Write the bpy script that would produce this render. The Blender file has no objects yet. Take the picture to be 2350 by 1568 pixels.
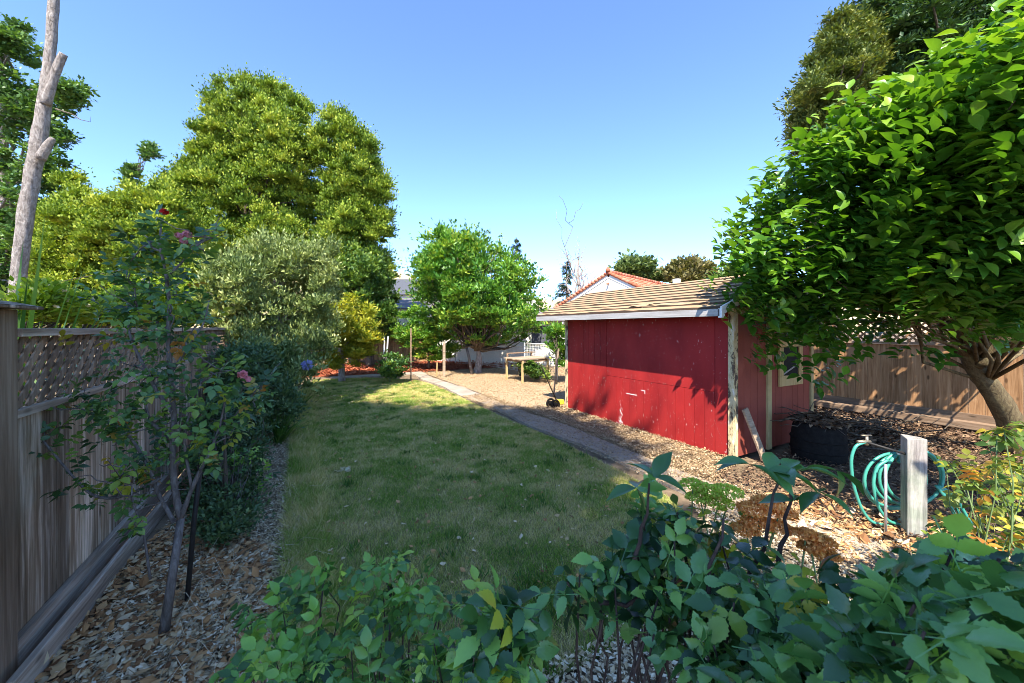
import bpy, math, random
import numpy as np
from mathutils import Vector
random.seed(7); RNG = np.random.default_rng(11)
SC = bpy.context.scene; COL = SC.collection

# ------------------------------------------------------------------ camera, sky, sun, exposure
H = 1.75; F = 880.0; CU, HV = 1175.0, 751.0            # eye height; lens length and horizon in units of a 2350 wide picture
TH = math.atan(485 / F); CS, SN = math.cos(TH), math.sin(TH)
cam = bpy.data.cameras.new('camera'); co = bpy.data.objects.new('camera', cam); COL.objects.link(co)
co.location = (0, 0, H); co.rotation_euler = (math.radians(90), 0, -TH)
cam.sensor_width = 36; cam.lens = 36 * F / 2350; cam.shift_y = -33 / 2350
cam.clip_start = 0.05; cam.clip_end = 3000
cam.dof.use_dof = True; cam.dof.focus_distance = 5.0; cam.dof.aperture_fstop = 6.0
SC.camera = co
SUN = Vector((-1.36, -1.68, 2.70)).normalized()          # towards the sun
elev = math.asin(SUN.z)
w = bpy.data.worlds.new('World'); SC.world = w; w.use_nodes = True
nt = w.node_tree; sky = nt.nodes.new('ShaderNodeTexSky'); sky.sky_type = 'NISHITA'; sky.sun_disc = False
sky.sun_elevation = elev; sky.sun_rotation = math.atan2(SUN.x, SUN.y)
sky.altitude = 1400; sky.air_density = 0.82; sky.dust_density = 0.0; sky.ozone_density = 9.0
bg = nt.nodes['Background']; tint = nt.nodes.new('ShaderNodeMix'); tint.data_type = 'RGBA'; tint.blend_type = 'MULTIPLY'; tint.inputs[0].default_value = 1; tint.inputs[7].default_value = (.84, .76, .70, 1); nt.links.new(sky.outputs[0], tint.inputs[6]); nt.links.new(tint.outputs[2], bg.inputs[0]); bg.inputs[1].default_value = 0.15
sl = bpy.data.lights.new('sun', 'SUN'); sl.energy = 2.75; sl.angle = math.radians(0.5); sl.color = (1, .93, .82)
so = bpy.data.objects.new('sun', sl); COL.objects.link(so)
so.rotation_euler = (-SUN).to_track_quat('-Z', 'Y').to_euler()
SC.view_settings.view_transform = 'Standard'; SC.view_settings.look = 'None'
SC.view_settings.gamma = 1; SC.view_settings.exposure = 2.3
SC.cycles.max_bounces = 6; SC.cycles.transparent_max_bounces = 4; SC.cycles.use_denoising = True; SC.cycles.filter_width = 0.9; SC.cycles.denoising_prefilter = 'ACCURATE'

# ------------------------------------------------------------------ helpers: places
def W(u, v, d):
    """point at depth d seen at (u, v)"""
    l = (u - CU) / F * d
    return np.array([d * SN + l * CS, d * CS - l * SN, H - (v - HV) / F * d])
def Wn(u, v, d):
    l = (u - CU) / F * d
    return np.stack([d * SN + l * CS, d * CS - l * SN, H - (v - HV) / F * d], -1)
def G(u, v):
    """point on the ground"""
    return W(u, v, H * F / (v - HV))
def planeX(X):
    return lambda u, v: X / (SN + (u - CU) / F * CS)

# ------------------------------------------------------------------ helpers: objects
def wloc(o):
    p = Vector((0, 0, 0))
    while o is not None: p = p + o.location; o = o.parent
    return np.array(p)
def tag(o, label=None, cat=None, group=None, kind=None):
    if label: o['label'] = label
    if cat: o['category'] = cat
    if group: o['group'] = group
    if kind: o['kind'] = kind
    return o
def thing(name, label, cat, loc, group=None):
    o = bpy.data.objects.new(name, None); COL.objects.link(o); o.location = tuple(float(a) for a in loc)
    o.empty_display_size = .2
    return tag(o, label, cat, group)
class MB:
    """collects polygons; build() links them as one mesh object"""
    def __init__(s): s.v = []; s.f3 = []; s.f4 = []; s.r3 = []; s.r4 = []; s.n = 0; s.smooth = False
    def add(s, v, f, rnd=0.5):
        v = np.asarray(v, float).reshape(-1, 3); f = np.asarray(f, int)
        if len(f) == 0: return
        rr = np.full(len(f), rnd) if np.isscalar(rnd) else np.asarray(rnd)
        if f.shape[1] == 3: s.f3.append(f + s.n); s.r3.append(rr)
        else: s.f4.append(f + s.n); s.r4.append(rr)
        s.v.append(v); s.n += len(v)
    def box(s, a, b, rnd=0.5, bev=0):
        x0, y0, z0 = a; x1, y1, z1 = b
        v = [(x0,y0,z0),(x1,y0,z0),(x1,y1,z0),(x0,y1,z0),(x0,y0,z1),(x1,y0,z1),(x1,y1,z1),(x0,y1,z1)]
        s.add(v, [(3,2,1,0),(4,5,6,7),(0,1,5,4),(1,2,6,5),(2,3,7,6),(3,0,4,7)], rnd)
    def beam(s, p, q, wd, ht, up=(0,0,1), rnd=0.5, taper=1.0):
        p = np.array(p, float); q = np.array(q, float); d = q - p; d /= np.linalg.norm(d)
        up = np.array(up, float); sd = np.cross(d, up)
        if np.linalg.norm(sd) < 1e-4: sd = np.cross(d, (1, 0, 0))
        sd /= np.linalg.norm(sd); up = np.cross(sd, d)
        v = []
        for c, t in ((p, 1), (q, taper)):
            for a, b in ((-1,-1),(1,-1),(1,1),(-1,1)): v.append(c + sd*a*wd*t/2 + up*b*ht*t/2)
        s.add(v, [(0,1,2,3),(7,6,5,4),(0,4,5,1),(1,5,6,2),(2,6,7,3),(3,7,4,0)], rnd)
    def tube(s, pts, rad, n=7, rnd=0.5, rough=0.0):
        P = np.array(pts, float); m = len(P)
        R = np.full(m, rad) if np.isscalar(rad) else np.array(rad, float)
        T = np.gradient(P, axis=0); T /= np.linalg.norm(T, axis=1)[:, None] + 1e-9
        a = np.array((0, 0, 1.0)) if abs(T[0][2]) < .9 else np.array((1.0, 0, 0))
        V = []
        for i in range(m):
            sd = np.cross(T[i], a); sd /= np.linalg.norm(sd) + 1e-9; u2 = np.cross(sd, T[i]); a = u2 if abs(T[i] @ u2) < .9 else a
            an = np.arange(n) * 2 * math.pi / n
            rr = R[i] * (1 + rough * (RNG.random(n) - .5))
            V.append(P[i] + (np.cos(an) * rr)[:, None] * sd + (np.sin(an) * rr)[:, None] * u2)
        V = np.concatenate(V + [P[:1], P[-1:]])
        q = [(i*n+j, i*n+(j+1) % n, (i+1)*n+(j+1) % n, (i+1)*n+j) for i in range(m-1) for j in range(n)]
        base = s.n; s.add(V, q, rnd)
        t = [(j, m*n, (j+1) % n) for j in range(n)] + [((m-1)*n+j, (m-1)*n+(j+1) % n, m*n+1) for j in range(n)]
        s.f3.append(np.array(t) + base); s.r3.append(np.full(len(t), rnd))
        s.smooth = True
    def build(s, name, mat, parent=None, loc=None, smooth=None, bevel=0):
        V = np.concatenate(s.v) if s.v else np.zeros((0, 3))
        off = wloc(parent) if parent is not None else (np.array(loc, float) if loc is not None else np.zeros(3))
        V = V - off
        f3 = np.concatenate(s.f3) if s.f3 else np.zeros((0, 3), int); f4 = np.concatenate(s.f4) if s.f4 else np.zeros((0, 4), int)
        r = np.concatenate([np.concatenate(x) for x in (s.r3, s.r4) if x])
        me = bpy.data.meshes.new(name); me.vertices.add(len(V)); me.vertices.foreach_set('co', V.ravel())
        nl = len(f3) * 3 + len(f4) * 4; me.loops.add(nl)
        me.loops.foreach_set('vertex_index', np.concatenate([f3.ravel(), f4.ravel()]).astype(np.int32))
        me.polygons.add(len(f3) + len(f4))
        ls = np.concatenate([np.arange(len(f3)) * 3, len(f3) * 3 + np.arange(len(f4)) * 4]).astype(np.int32)
        me.polygons.foreach_set('loop_start', ls)
        sm = s.smooth if smooth is None else smooth
        me.polygons.foreach_set('use_smooth', np.full(len(ls), bool(sm)))
        at = me.attributes.new('rnd', 'FLOAT', 'FACE'); at.data.foreach_set('value', r.astype(np.float32))
        me.update(calc_edges=True); me.validate()
        me.materials.append(mat)
        o = bpy.data.objects.new(name, me); COL.objects.link(o)
        if parent is not None: o.parent = parent
        elif loc is not None: o.location = tuple(float(a) for a in loc)
        if bevel:
            b = o.modifiers.new('bevel', 'BEVEL'); b.width = bevel; b.segments = 2; b.limit_method = 'ANGLE'
        return o
def struct(mb, name, mat, **k):
    return tag(mb.build(name, mat, **k), kind='structure')

# ------------------------------------------------------------------ helpers: leaves
def unit(a): return a / (np.linalg.norm(a, axis=-1, keepdims=True) + 1e-9)
def rdir(n): return unit(RNG.normal(size=(n, 3)))
def tmpl_leaf(rows, fold=.18, droop=.18, ser=0):
    """rows = half widths along a leaf of length 1 (ends are points)"""
    m = len(rows); v = [(0, 0, 0)]
    for i, wd in enumerate(rows):
        t = (i + 1) / (m + 1); z = -droop * t * t
        v += [(-wd, t, z + fold * wd), (0, t, z), (wd, t, z + fold * wd)]
    v.append((0, 1, -droop)); e = len(v) - 1; f = [(0, 2, 1), (0, 3, 2)]
    for i in range(m - 1):
        a = 1 + 3 * i; b = a + 3
        f += [(a, a+1, b+1), (a, b+1, b), (a+1, a+2, b+2), (a+1, b+2, b+1)]
    a = 1 + 3 * (m - 1); f += [(a, a+1, e), (a+1, a+2, e)]
    return np.array(v, float), np.array(f)
def rotz(v, a):
    c, s = math.cos(a), math.sin(a); v = v.copy(); x, y = v[:, 0].copy(), v[:, 1].copy(); v[:, 0] = c*x - s*y; v[:, 1] = s*x + c*y; return v
T_OVAL = tmpl_leaf([.17, .29, .31, .24, .12])
T_BIG = tmpl_leaf([.15, .26, .32, .33, .29, .20, .09], fold=.3, droop=.3)
T_SLIM = tmpl_leaf([.09, .09, .05], fold=.1, droop=.12)
T_MINI = (np.array([(0,0,0), (-.3,.5,.06), (0,1,-.08), (.3,.5,.06)], float), np.array([(0,3,2), (0,2,1)]))
T_MSLIM = (np.array([(0,0,0), (-.14,.5,.03), (0,1,-.08), (.14,.5,.03)], float), np.array([(0,3,2), (0,2,1)]))
def spray(nl, sp, ang, tm=T_MINI, L=.4):
    V = []; Fc = []; n = 0
    for i in range(nl):
        s = (i % 2) * 2 - 1; v = rotz(tm[0] * L, s * ang) + np.array([0, sp * (i + .5) / nl, 0])
        if i == nl - 1: v = tm[0] * L + np.array([0, sp * .95, 0])
        v[:, 2] += (RNG.random() - .5) * .15
        V.append(v); Fc.append(tm[1] + n); n += len(v)
    return np.concatenate(V), np.concatenate(Fc)
T_SPRAY = spray(7, .75, .8)
T_SERR = tmpl_leaf([.09, .20, .20, .29, .26, .33, .28, .31, .23, .23, .14, .12, .05], fold=.28, droop=.26)
def compound():
    V = []; Fc = []; n = 0
    for (y, a, s) in ((.24, 1.2, .27), (.27, -1.2, .27), (.50, 1.0, .32), (.53, -1.0, .32), (.64, 0, .36)):
        t = T_SERR; v = t[0] * s; v[:, 0] *= 1.02; v = rotz(v, a); v[:, 1] += y
        v[:, 2] += -.10 * y + (RNG.random() - .5) * .08 + v[:, 0] * (RNG.random() - .5) * .9
        V.append(v); Fc.append(t[1] + n); n += len(v)
    st = np.array([(-.008, 0, 0), (.008, 0, 0), (.005, .68, -.07), (-.005, .68, -.07)]); V.append(st); Fc.append(np.array([(0,1,2),(0,2,3)]) + n)
    return np.concatenate(V), np.concatenate(Fc)
T_ROSE = compound()
def put_leaves(mb, tm, P, D, N, L, Wd=1.0, rnd=None):
    """instances of a leaf template merged into mb"""
    n = len(P); V, Fc = tm; L = np.broadcast_to(np.asarray(L, float), (n,)); Wd = np.broadcast_to(np.asarray(Wd, float), (n,))
    D = unit(D); S = unit(np.cross(D, N)); N = np.cross(S, D)
    X = (P[:, None, :] + S[:, None, :] * (V[None, :, 0:1] * (L * Wd)[:, None, None]) + D[:, None, :] * (V[None, :, 1:2] * L[:, None, None])
         + N[:, None, :] * (V[None, :, 2:3] * L[:, None, None]))
    Fx = (Fc[None] + (np.arange(n) * len(V))[:, None, None]).reshape(-1, Fc.shape[1])
    r = RNG.random(n) if rnd is None else rnd
    mb.add(X.reshape(-1, 3), Fx, np.repeat(r, len(Fc)))
    mb.smooth = True
def inpoly(u, v, poly):
    p = np.array(poly, float); q = np.roll(p, -1, 0); c = np.zeros(len(u), bool)
    for (x1, y1), (x2, y2) in zip(p, q):
        if y1 == y2: continue
        k = ((y1 > v) != (y2 > v)) & (u < (x2 - x1) * (v - y1) / (y2 - y1) + x1); c ^= k
    return c
def edist(u, v, poly):
    p = np.array(poly, float); q = np.roll(p, -1, 0); best = np.full(len(u), 1e9)
    for a, b in zip(p, q):
        d = b - a; t = np.clip(((u - a[0]) * d[0] + (v - a[1]) * d[1]) / (d @ d + 1e-9), 0, 1)
        best = np.minimum(best, np.hypot(u - a[0] - t * d[0], v - a[1] - t * d[1]))
    return best
def sample(poly, n, inset=0):
    p = np.array(poly, float); lo, hi = p.min(0), p.max(0); U = []; V = []; k = 0
    while k < n:
        u = lo[0] + RNG.random(4 * n + 50) * (hi[0] - lo[0]); v = lo[1] + RNG.random(4 * n + 50) * (hi[1] - lo[1])
        m = inpoly(u, v, poly)
        if inset: m &= edist(u, v, poly) > inset * (.3 + .7 * RNG.random(len(u)))
        U.append(u[m]); V.append(v[m]); k += m.sum()
    return np.concatenate(U)[:n], np.concatenate(V)[:n]
def clumps(poly, dfun, thick, n, inset=4, full=None):
    """clump centres filling the solid behind an outline: thick in the middle, thin at the rim"""
    u, v = sample(poly, n, inset); e = edist(u, v, poly); em = full or e.max() * .8
    h = np.sqrt(np.clip(1 - (1 - np.minimum(e / em, 1)) ** 2, 0.03, 1)) * thick
    s = RNG.random(n) * 2 - 1; s = np.sign(s) * np.abs(s) ** .6
    d = np.array([dfun(a, b) for a, b in zip(u, v)]) if callable(dfun) else np.full(n, float(dfun))
    # keep the outline where it is seen: slide along the sight line
    return Wn(u, v, d + s * h)
def lobed(poly, dfun, thick, nl, R, per, inset=None, full=None, fl=.95, upb=.3, fill=.35):
    """bough masses behind an outline, each a dome of clumps, with gaps between them"""
    d0 = dfun(np.mean([p[0] for p in poly]), np.mean([p[1] for p in poly])) if callable(dfun) else dfun
    B = clumps(poly, dfun, thick, nl, (R * F / d0 * .75) if inset is None else inset, full); RR = R * (.5 + .75 * RNG.random(nl))
    o = rdir(nl * per); o[:, 2] += upb; o = unit(o)
    C = np.repeat(B, per, 0) + o * (np.repeat(RR, per) * (.5 + .5 * RNG.random(nl * per)))[:, None] * np.array([1, 1, fl])
    return np.concatenate([C, clumps(poly, dfun, thick * .8, int(fill * nl * per), 6, full)]) if fill else C
def foliage(mb, C, r, per, L, tm=T_MINI, Wd=1.0, up=.35, out=1.0, shade=0.0, flat=.8, crown=None, jit=.35, rndc=.5):
    """leaves round each clump centre; r clump radius"""
    n = len(C) * per; c = np.repeat(C, per, 0); rr = np.repeat(r * (.6 + .8 * RNG.random(len(C))), per)
    o = rdir(n); o[:, 2] = np.abs(o[:, 2]) * .9 + o[:, 2] * .4; o = unit(o)
    rad = rr * np.minimum(np.abs(RNG.normal(size=n)) * .62, 1.7)
    P = c + o * rad[:, None] * np.array([1, 1, flat])
    D = unit(o * out + rdir(n) * .7 + np.array([0, 0, up])); N = unit(rdir(n) * .8 + np.array([0, 0, 1.0]) + o * .3)
    cr = np.repeat(RNG.random(len(C)), per)
    rnd = np.clip(cr * rndc + RNG.random(n) * (1 - rndc), 0, 1)
    put_leaves(mb, tm, P, D, N, L * (1 - jit + 2 * jit * RNG.random(n)), Wd, rnd)
def limb_pts(a, b, sag=.15, n=6, jit=.04):
    a = np.array(a, float); b = np.array(b, float); L = np.linalg.norm(b - a); t = np.linspace(0, 1, n)[:, None]
    P = a + (b - a) * t + np.array([0, 0, 1.0]) * (np.sin(t * math.pi) * -sag * L * .5); P[:, 2] += 0
    P[1:-1] += RNG.normal(size=(n - 2, 3)) * jit * L
    return P
def limbs(mb, trunk, C, k, r0, sag=-.2, rt=.012, n=6):
    """limbs leave the trunk (array of points) towards k clump centres"""
    trunk = np.array(trunk, float); idx = RNG.permutation(len(C))[:k]
    for i in idx:
        c = C[i]; z = trunk[:, 2]; tz = min(max(z[0] + .25 * (z[-1] - z[0]), c[2] - .5 * np.linalg.norm(c[:2] - trunk[-1, :2])), z[-1])
        j = int(np.argmin(np.abs(z - tz))); mb.tube(limb_pts(trunk[j], c, sag), np.linspace(r0, rt, 6), n, RNG.random(), .2)

# ------------------------------------------------------------------ helpers: materials
class NT:
    def __init__(s, name):
        s.m = bpy.data.materials.new(name); s.m.use_nodes = True; s.t = s.m.node_tree; s.t.nodes.clear(); s.out = s.n('ShaderNodeOutputMaterial')
    def n(s, ty, **k):
        x = s.t.nodes.new(ty)
        for a, b in k.items():
            if a[0] == 'i' and a[1:].isdigit(): s.put(b, x.inputs[int(a[1:])])
            else: setattr(x, a, b)
        return x
    def put(s, b, inp):
        if isinstance(b, bpy.types.NodeSocket): s.t.links.new(b, inp)
        elif isinstance(b, bpy.types.Node): s.t.links.new(b.outputs[0], inp)
        else: inp.default_value = b
    def pos(s, sc=(1,1,1), obj=False):
        g = s.n('ShaderNodeNewGeometry') if not obj else s.n('ShaderNodeTexCoord')
        m = s.n('ShaderNodeMapping'); s.put(g.outputs['Position'] if not obj else g.outputs['Object'], m.inputs[0]); m.inputs['Scale'].default_value = sc
        return m.outputs[0]
    def noise(s, scale, sc=(1,1,1), det=4, rough=.6, dist=0):
        x = s.n('ShaderNodeTexNoise'); s.put(s.pos(sc), x.inputs['Vector']); x.inputs['Scale'].default_value = scale
        x.inputs['Detail'].default_value = det; x.inputs['Roughness'].default_value = rough; x.inputs['Distortion'].default_value = dist
        return x.outputs[0]
    def ramp(s, fac, stops):
        x = s.n('ShaderNodeValToRGB'); s.put(fac, x.inputs[0]); e = x.color_ramp.elements
        while len(e) < len(stops): e.new(.5)
        for a, (p, c) in zip(e, stops): a.position = p; a.color = (*c, 1) if len(c) == 3 else c
        return x.outputs[0]
    def mix(s, f, a, b, mode='MIX'):
        x = s.n('ShaderNodeMix', data_type='RGBA', blend_type=mode)
        s.put(f, x.inputs[0]); s.put(a if not isinstance(a, tuple) else (*a[:3], 1), x.inputs[6]); s.put(b if not isinstance(b, tuple) else (*b[:3], 1), x.inputs[7])
        return x.outputs[2]
    def math(s, op, a, b=0):
        x = s.n('ShaderNodeMath', operation=op); s.put(a, x.inputs[0]); s.put(b, x.inputs[1]); return x.outputs[0]
    def rnd(s): return s.n('ShaderNodeAttribute', attribute_name='rnd').outputs['Fac']
    def bump(s, h, st=.4, dist=.01):
        x = s.n('ShaderNodeBump'); s.put(h, x.inputs['Height']); x.inputs['Strength'].default_value = st; x.inputs['Distance'].default_value = dist; return x.outputs[0]
    def fin(s, col, rough=.8, bump=None, spec=.4, metal=0):
        p = s.n('ShaderNodeBsdfPrincipled'); s.put(col if not isinstance(col, tuple) else (*col[:3], 1), p.inputs['Base Color']); s.put(rough, p.inputs['Roughness'])
        p.inputs['Specular IOR Level'].default_value = spec; p.inputs['Metallic'].default_value = metal
        if bump is not None: s.put(bump, p.inputs['Normal'])
        s.t.links.new(p.outputs[0], s.out.inputs[0]); s.p = p; return s.m
def m_leaf(name, cols, trans=.35, rough=.45, spec=.35, pos=None, veins=0):
    """cols: list of colours, from dark old leaves to fresh ones, spread over the per-leaf value"""
    t = NT(name); k = len(cols); st = [((i / (k - 1)) if pos is None else pos[i], c) for i, c in enumerate(cols)]
    c = t.ramp(t.rnd(), st)
    nz = t.noise(2.3, det=2); c = t.mix(1.0, c, t.ramp(t.noise(.9, det=4, rough=.7), [(.38, (.62, .7, .6)), (.6, (1.2, 1.15, 1.1))]), 'MULTIPLY'); c = t.mix(t.math('MULTIPLY', nz, .35), c, t.mix(1.0, c, (1.15, 1.1, .7), 'MULTIPLY'))
    if veins: c = t.mix(t.math('MULTIPLY', t.noise(38, det=5, rough=.7), .7), c, t.mix(1.0, c, (.5, .6, .55), 'MULTIPLY'))
    p = t.n('ShaderNodeBsdfPrincipled'); t.put(c, p.inputs['Base Color']); p.inputs['Roughness'].default_value = rough; p.inputs['Specular IOR Level'].default_value = spec
    if veins:
        t.put(t.bump(t.noise(veins, det=3), .35, .004), p.inputs['Normal'])
    tr = t.n('ShaderNodeBsdfTranslucent'); t.put(t.mix(1.0, c, (1.5, 1.6, .5), 'MULTIPLY'), tr.inputs[0])
    mx = t.n('ShaderNodeMixShader'); mx.inputs[0].default_value = trans; t.t.links.new(p.outputs[0], mx.inputs[1]); t.t.links.new(tr.outputs[0], mx.inputs[2])
    t.t.links.new(mx.outputs[0], t.out.inputs[0]); return t.m
def m_wood(name, a, b, c, grain='z', knots=True, wr=.25, rough=.85):
    t = NT(name); sc = {'z': (14, 14, .8), 'y': (14, .8, 14), 'x': (.8, 14, 14)}[grain]
    g = t.noise(1.6, sc, 8, .65, .4); g2 = t.noise(9, tuple(.5 * q for q in sc), 4, .7); rn = t.rnd()
    col = t.ramp(g, [(.3, a), (.5, b), (.68, c)])
    col = t.mix(t.math('MULTIPLY', g2, .55), col, t.mix(1.0, col, (.45, .42, .4), 'MULTIPLY'))
    sh = t.ramp(rn, [(0, (1 - wr,) * 3), (.5, (1, 1, 1)), (1, (1 + wr, 1 + wr * .95, 1 + wr * .85))])
    col = t.mix(1.0, col, sh, 'MULTIPLY')
    if knots:
        ks = {'z': (6, 6, 2.2), 'y': (6, 2.2, 6), 'x': (2.2, 6, 6)}[grain]
        vo = t.n('ShaderNodeTexVoronoi'); t.put(t.pos(ks), vo.inputs['Vector']); vo.inputs['Scale'].default_value = 1.0
        kf = t.ramp(vo.outputs['Distance'], [(.06, (1, 1, 1)), (.13, (0, 0, 0))])
        col = t.mix(t.math('MULTIPLY', kf, .75), col, tuple(.22 * q for q in a))
    return t.fin(col, rough, t.bump(g, .5, .006), .2)
def m_plain(name, c1, c2, scale=8, rough=.7, metal=0, bump=.2, spec=.4, sc=(1,1,1)):
    t = NT(name); g = t.noise(scale, sc, 6, .65); return t.fin(t.ramp(g, [(.3, c1), (.7, c2)]), rough, t.bump(g, bump, .01), spec, metal)
def m_bark(name, c1, c2, c3, sc=(9, 9, 2.2), bd=.03):
    t = NT(name); g = t.noise(1.3, sc, 8, .7, .8); h = t.noise(14, (1, 1, 1), 4)
    return t.fin(t.mix(t.math('MULTIPLY', h, .5), t.ramp(g, [(.3, c1), (.5, c2), (.7, c3)]), t.mix(1., t.ramp(g, [(.3, c1), (.7, c3)]), (.6, .6, .6), 'MULTIPLY')), .9, t.bump(g, .9, bd), .2)
M = {}
M['soil'] = m_plain('soil', (.085, .055, .03), (.25, .18, .11), 5, .95, bump=.8)
t = NT('lawn_soil'); g = t.noise(1.6, det=9, rough=.78); g2 = t.noise(60, det=3)
M['lawnbase'] = t.fin(t.mix(g2, t.ramp(g, [(.4, (.12, .17, .035)), (.58, (.46, .36, .17))]), (.10, .10, .045)), .95, t.bump(g2, .8, .02), .1)
t = NT('grass_blades'); g = t.noise(1.6, det=9, rough=.78)
gc = t.ramp(t.rnd(), [(0, (.10, .22, .018)), (.5, (.23, .40, .045)), (.74, (.40, .46, .09)), (.9, (.56, .46, .17)), (1, (.7, .58, .28))])
gd = t.ramp(t.rnd(), [(0, (.30, .33, .07)), (.35, (.64, .55, .18)), (.7, (.72, .58, .24)), (1, (.8, .68, .38))])
gx = t.mix(t.ramp(g, [(.455, (0, 0, 0)), (.57, (1, 1, 1))]), gc, gd)
p = t.n('ShaderNodeBsdfPrincipled'); t.put(gx, p.inputs[0]); p.inputs['Roughness'].default_value = .6; p.inputs['Specular IOR Level'].default_value = .2
tr = t.n('ShaderNodeBsdfTranslucent'); t.put(gx, tr.inputs[0]); mx = t.n('ShaderNodeMixShader'); mx.inputs[0].default_value = .3
t.t.links.new(p.outputs[0], mx.inputs[1]); t.t.links.new(tr.outputs[0], mx.inputs[2]); t.t.links.new(mx.outputs[0], t.out.inputs[0]); M['grass'] = t.m
t = NT('path_concrete'); g = t.noise(2.2, det=8); g2 = t.noise(45, det=5)
M['path'] = t.fin(t.mix(t.math('MULTIPLY', g2, .5), t.ramp(g, [(.3, (.26, .215, .17)), (.7, (.5, .43, .345))]), (.17, .13, .10)), .9, t.bump(g2, .6, .012), .2)
def m_chips(name, cols):
    t = NT(name); k = len(cols); return t.fin(t.ramp(t.rnd(), [(i / (k - 1), c) for i, c in enumerate(cols)]), .9, None, .15)
M['chips'] = m_chips('dry_wood_chips', [(.12, .07, .035), (.28, .18, .095), (.42, .29, .16), (.5, .37, .21), (.62, .49, .32)])
M['litter'] = m_chips('brown_leaf_litter', [(.14, .065, .03), (.34, .17, .07), (.52, .27, .11), (.5, .35, .18), (.72, .56, .36)])
M['palechips'] = m_chips('pale_weathered_chips', [(.2, .14, .08), (.44, .32, .18), (.62, .49, .31), (.8, .7, .52)])
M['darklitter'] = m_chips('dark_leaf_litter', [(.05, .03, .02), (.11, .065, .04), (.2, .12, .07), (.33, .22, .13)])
M['redchips'] = m_chips('red_bark_mulch', [(.18, .05, .025), (.32, .09, .04), (.42, .14, .075)])
M['redsoil'] = m_plain('red_mulch_ground', (.2, .05, .02), (.38, .1, .045), 14, .95, bump=.8)
M['chipsoil'] = m_plain('wood_chip_ground', (.28, .19, .11), (.5, .37, .23), 22, .95, bump=.8)
M['hill'] = m_plain('dry_hill_grass', (.42, .31, .16), (.55, .43, .24), .05, .95)
M['hillbush'] = m_plain('hill_oak_foliage', (.04, .06, .03), (.08, .1, .05), .6, .95)
M['fgrey'] = m_wood('weathered_fence_wood', (.13, .08, .045), (.31, .22, .14), (.72, .58, .44), 'z', wr=.45)
M['fgreyy'] = m_wood('weathered_rail_wood', (.2, .145, .1), (.4, .31, .23), (.64, .54, .43), 'y')
M['fpost'] = m_wood('brown_post_wood', (.16, .10, .06), (.29, .2, .13), (.44, .33, .23), 'z', False)
M['forange'] = m_wood('cedar_fence_wood', (.2, .1, .045), (.38, .21, .10), (.52, .32, .17), 'z')
M['forangey'] = m_wood('cedar_rail_wood', (.17, .11, .07), (.3, .2, .13), (.42, .3, .2), 'y')
M['rawwood'] = m_wood('raw_pine_wood', (.42, .29, .12), (.55, .4, .19), (.64, .48, .25), 'z')
M['plank'] = m_wood('old_plank_wood', (.24, .17, .11), (.4, .3, .21), (.56, .45, .33), 'x', False)
def m_red(name):
    t = NT(name); g = t.noise(3, (1, 1, .4), 6); h = t.noise(38, (1, 1, .35), 5, .75); rn = t.rnd()
    c = t.ramp(g, [(.3, (.25, .011, .012)), (.7, (.39, .022, .02))]); c = t.mix(t.math('MULTIPLY', rn, .25), c, (.2, .02, .02))
    # paint worn to the wood, more of it low on the boards
    z = t.n('ShaderNodeSeparateXYZ'); g0 = t.n('ShaderNodeNewGeometry'); t.put(g0.outputs['Position'], z.inputs[0])
    lo = t.ramp(z.outputs[2], [(0, (.06,) * 3), (.5, (0, 0, 0))]); k = t.math('GREATER_THAN', t.math('ADD', h, lo), .85)
    yy = t.math('ABSOLUTE', t.math('SUBTRACT', z.outputs[1], 4.99)); sc = t.ramp(t.math('ADD', t.math('MULTIPLY', yy, 3.5), t.math('MULTIPLY', z.outputs[2], .9)), [(.2, (.14,) * 3), (.5, (0, 0, 0))])
    c = t.mix(k, c, (.36, .2, .17)); c = t.mix(t.math('GREATER_THAN', t.math('ADD', h, sc), .66), c, (.7, .66, .62)); return t.fin(c, .6, t.bump(h, .25, .003), .3)
M['red'] = m_red('worn_red_paint')
M['oxblood'] = m_plain('brown_red_paint', (.22, .045, .03), (.3, .07, .045), 3, .65)
M['black'] = m_plain('painted_interior_dark', (.008, .008, .008), (.02, .018, .015), 4, .9)
t = NT('chipped_trim_paint'); h = t.noise(11, (1, 1, .5), 6, .7); M['trim'] = t.fin(t.ramp(h, [(.42, (.1, .07, .05)), (.47, (.46, .37, .2)), (.56, (.55, .46, .27)), (.68, (.62, .6, .55))]), .75, t.bump(h, .4, .005), .2)
M['yellowtrim'] = m_plain('ochre_trim_paint', (.38, .28, .12), (.52, .4, .19), 6, .7)
M['fascia'] = m_wood('grey_fascia_paint', (.3, .28, .26), (.42, .4, .38), (.52, .5, .48), 'y', False)
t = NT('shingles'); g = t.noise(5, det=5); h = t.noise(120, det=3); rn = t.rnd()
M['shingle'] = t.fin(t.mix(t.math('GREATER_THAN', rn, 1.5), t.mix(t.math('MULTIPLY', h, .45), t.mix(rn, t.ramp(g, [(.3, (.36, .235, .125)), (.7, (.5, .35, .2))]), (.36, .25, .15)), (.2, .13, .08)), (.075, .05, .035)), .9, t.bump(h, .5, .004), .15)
M['rooffelt'] = m_plain('bare_roof_felt', (.27, .23, .17), (.36, .31, .22), 20, .9)
M['stucco'] = m_plain('white_stucco', (.68, .64, .56), (.8, .77, .7), 5, .9, bump=.3)
M['stuccocream'] = m_plain('cream_stucco', (.6, .56, .42), (.7, .66, .52), 4, .9)  # plain cream colour, used on the window surround
M['tile'] = m_chips('terracotta_tile', [(.34, .10, .055), (.48, .16, .09), (.58, .25, .16)])
M['greyroof'] = m_plain('grey_composition_roof', (.13, .115, .115), (.21, .185, .185), 9, .9)
M['slateroof'] = m_plain('dark_slate_roof', (.06, .065, .075), (.09, .095, .11), 9, .9)
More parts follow.
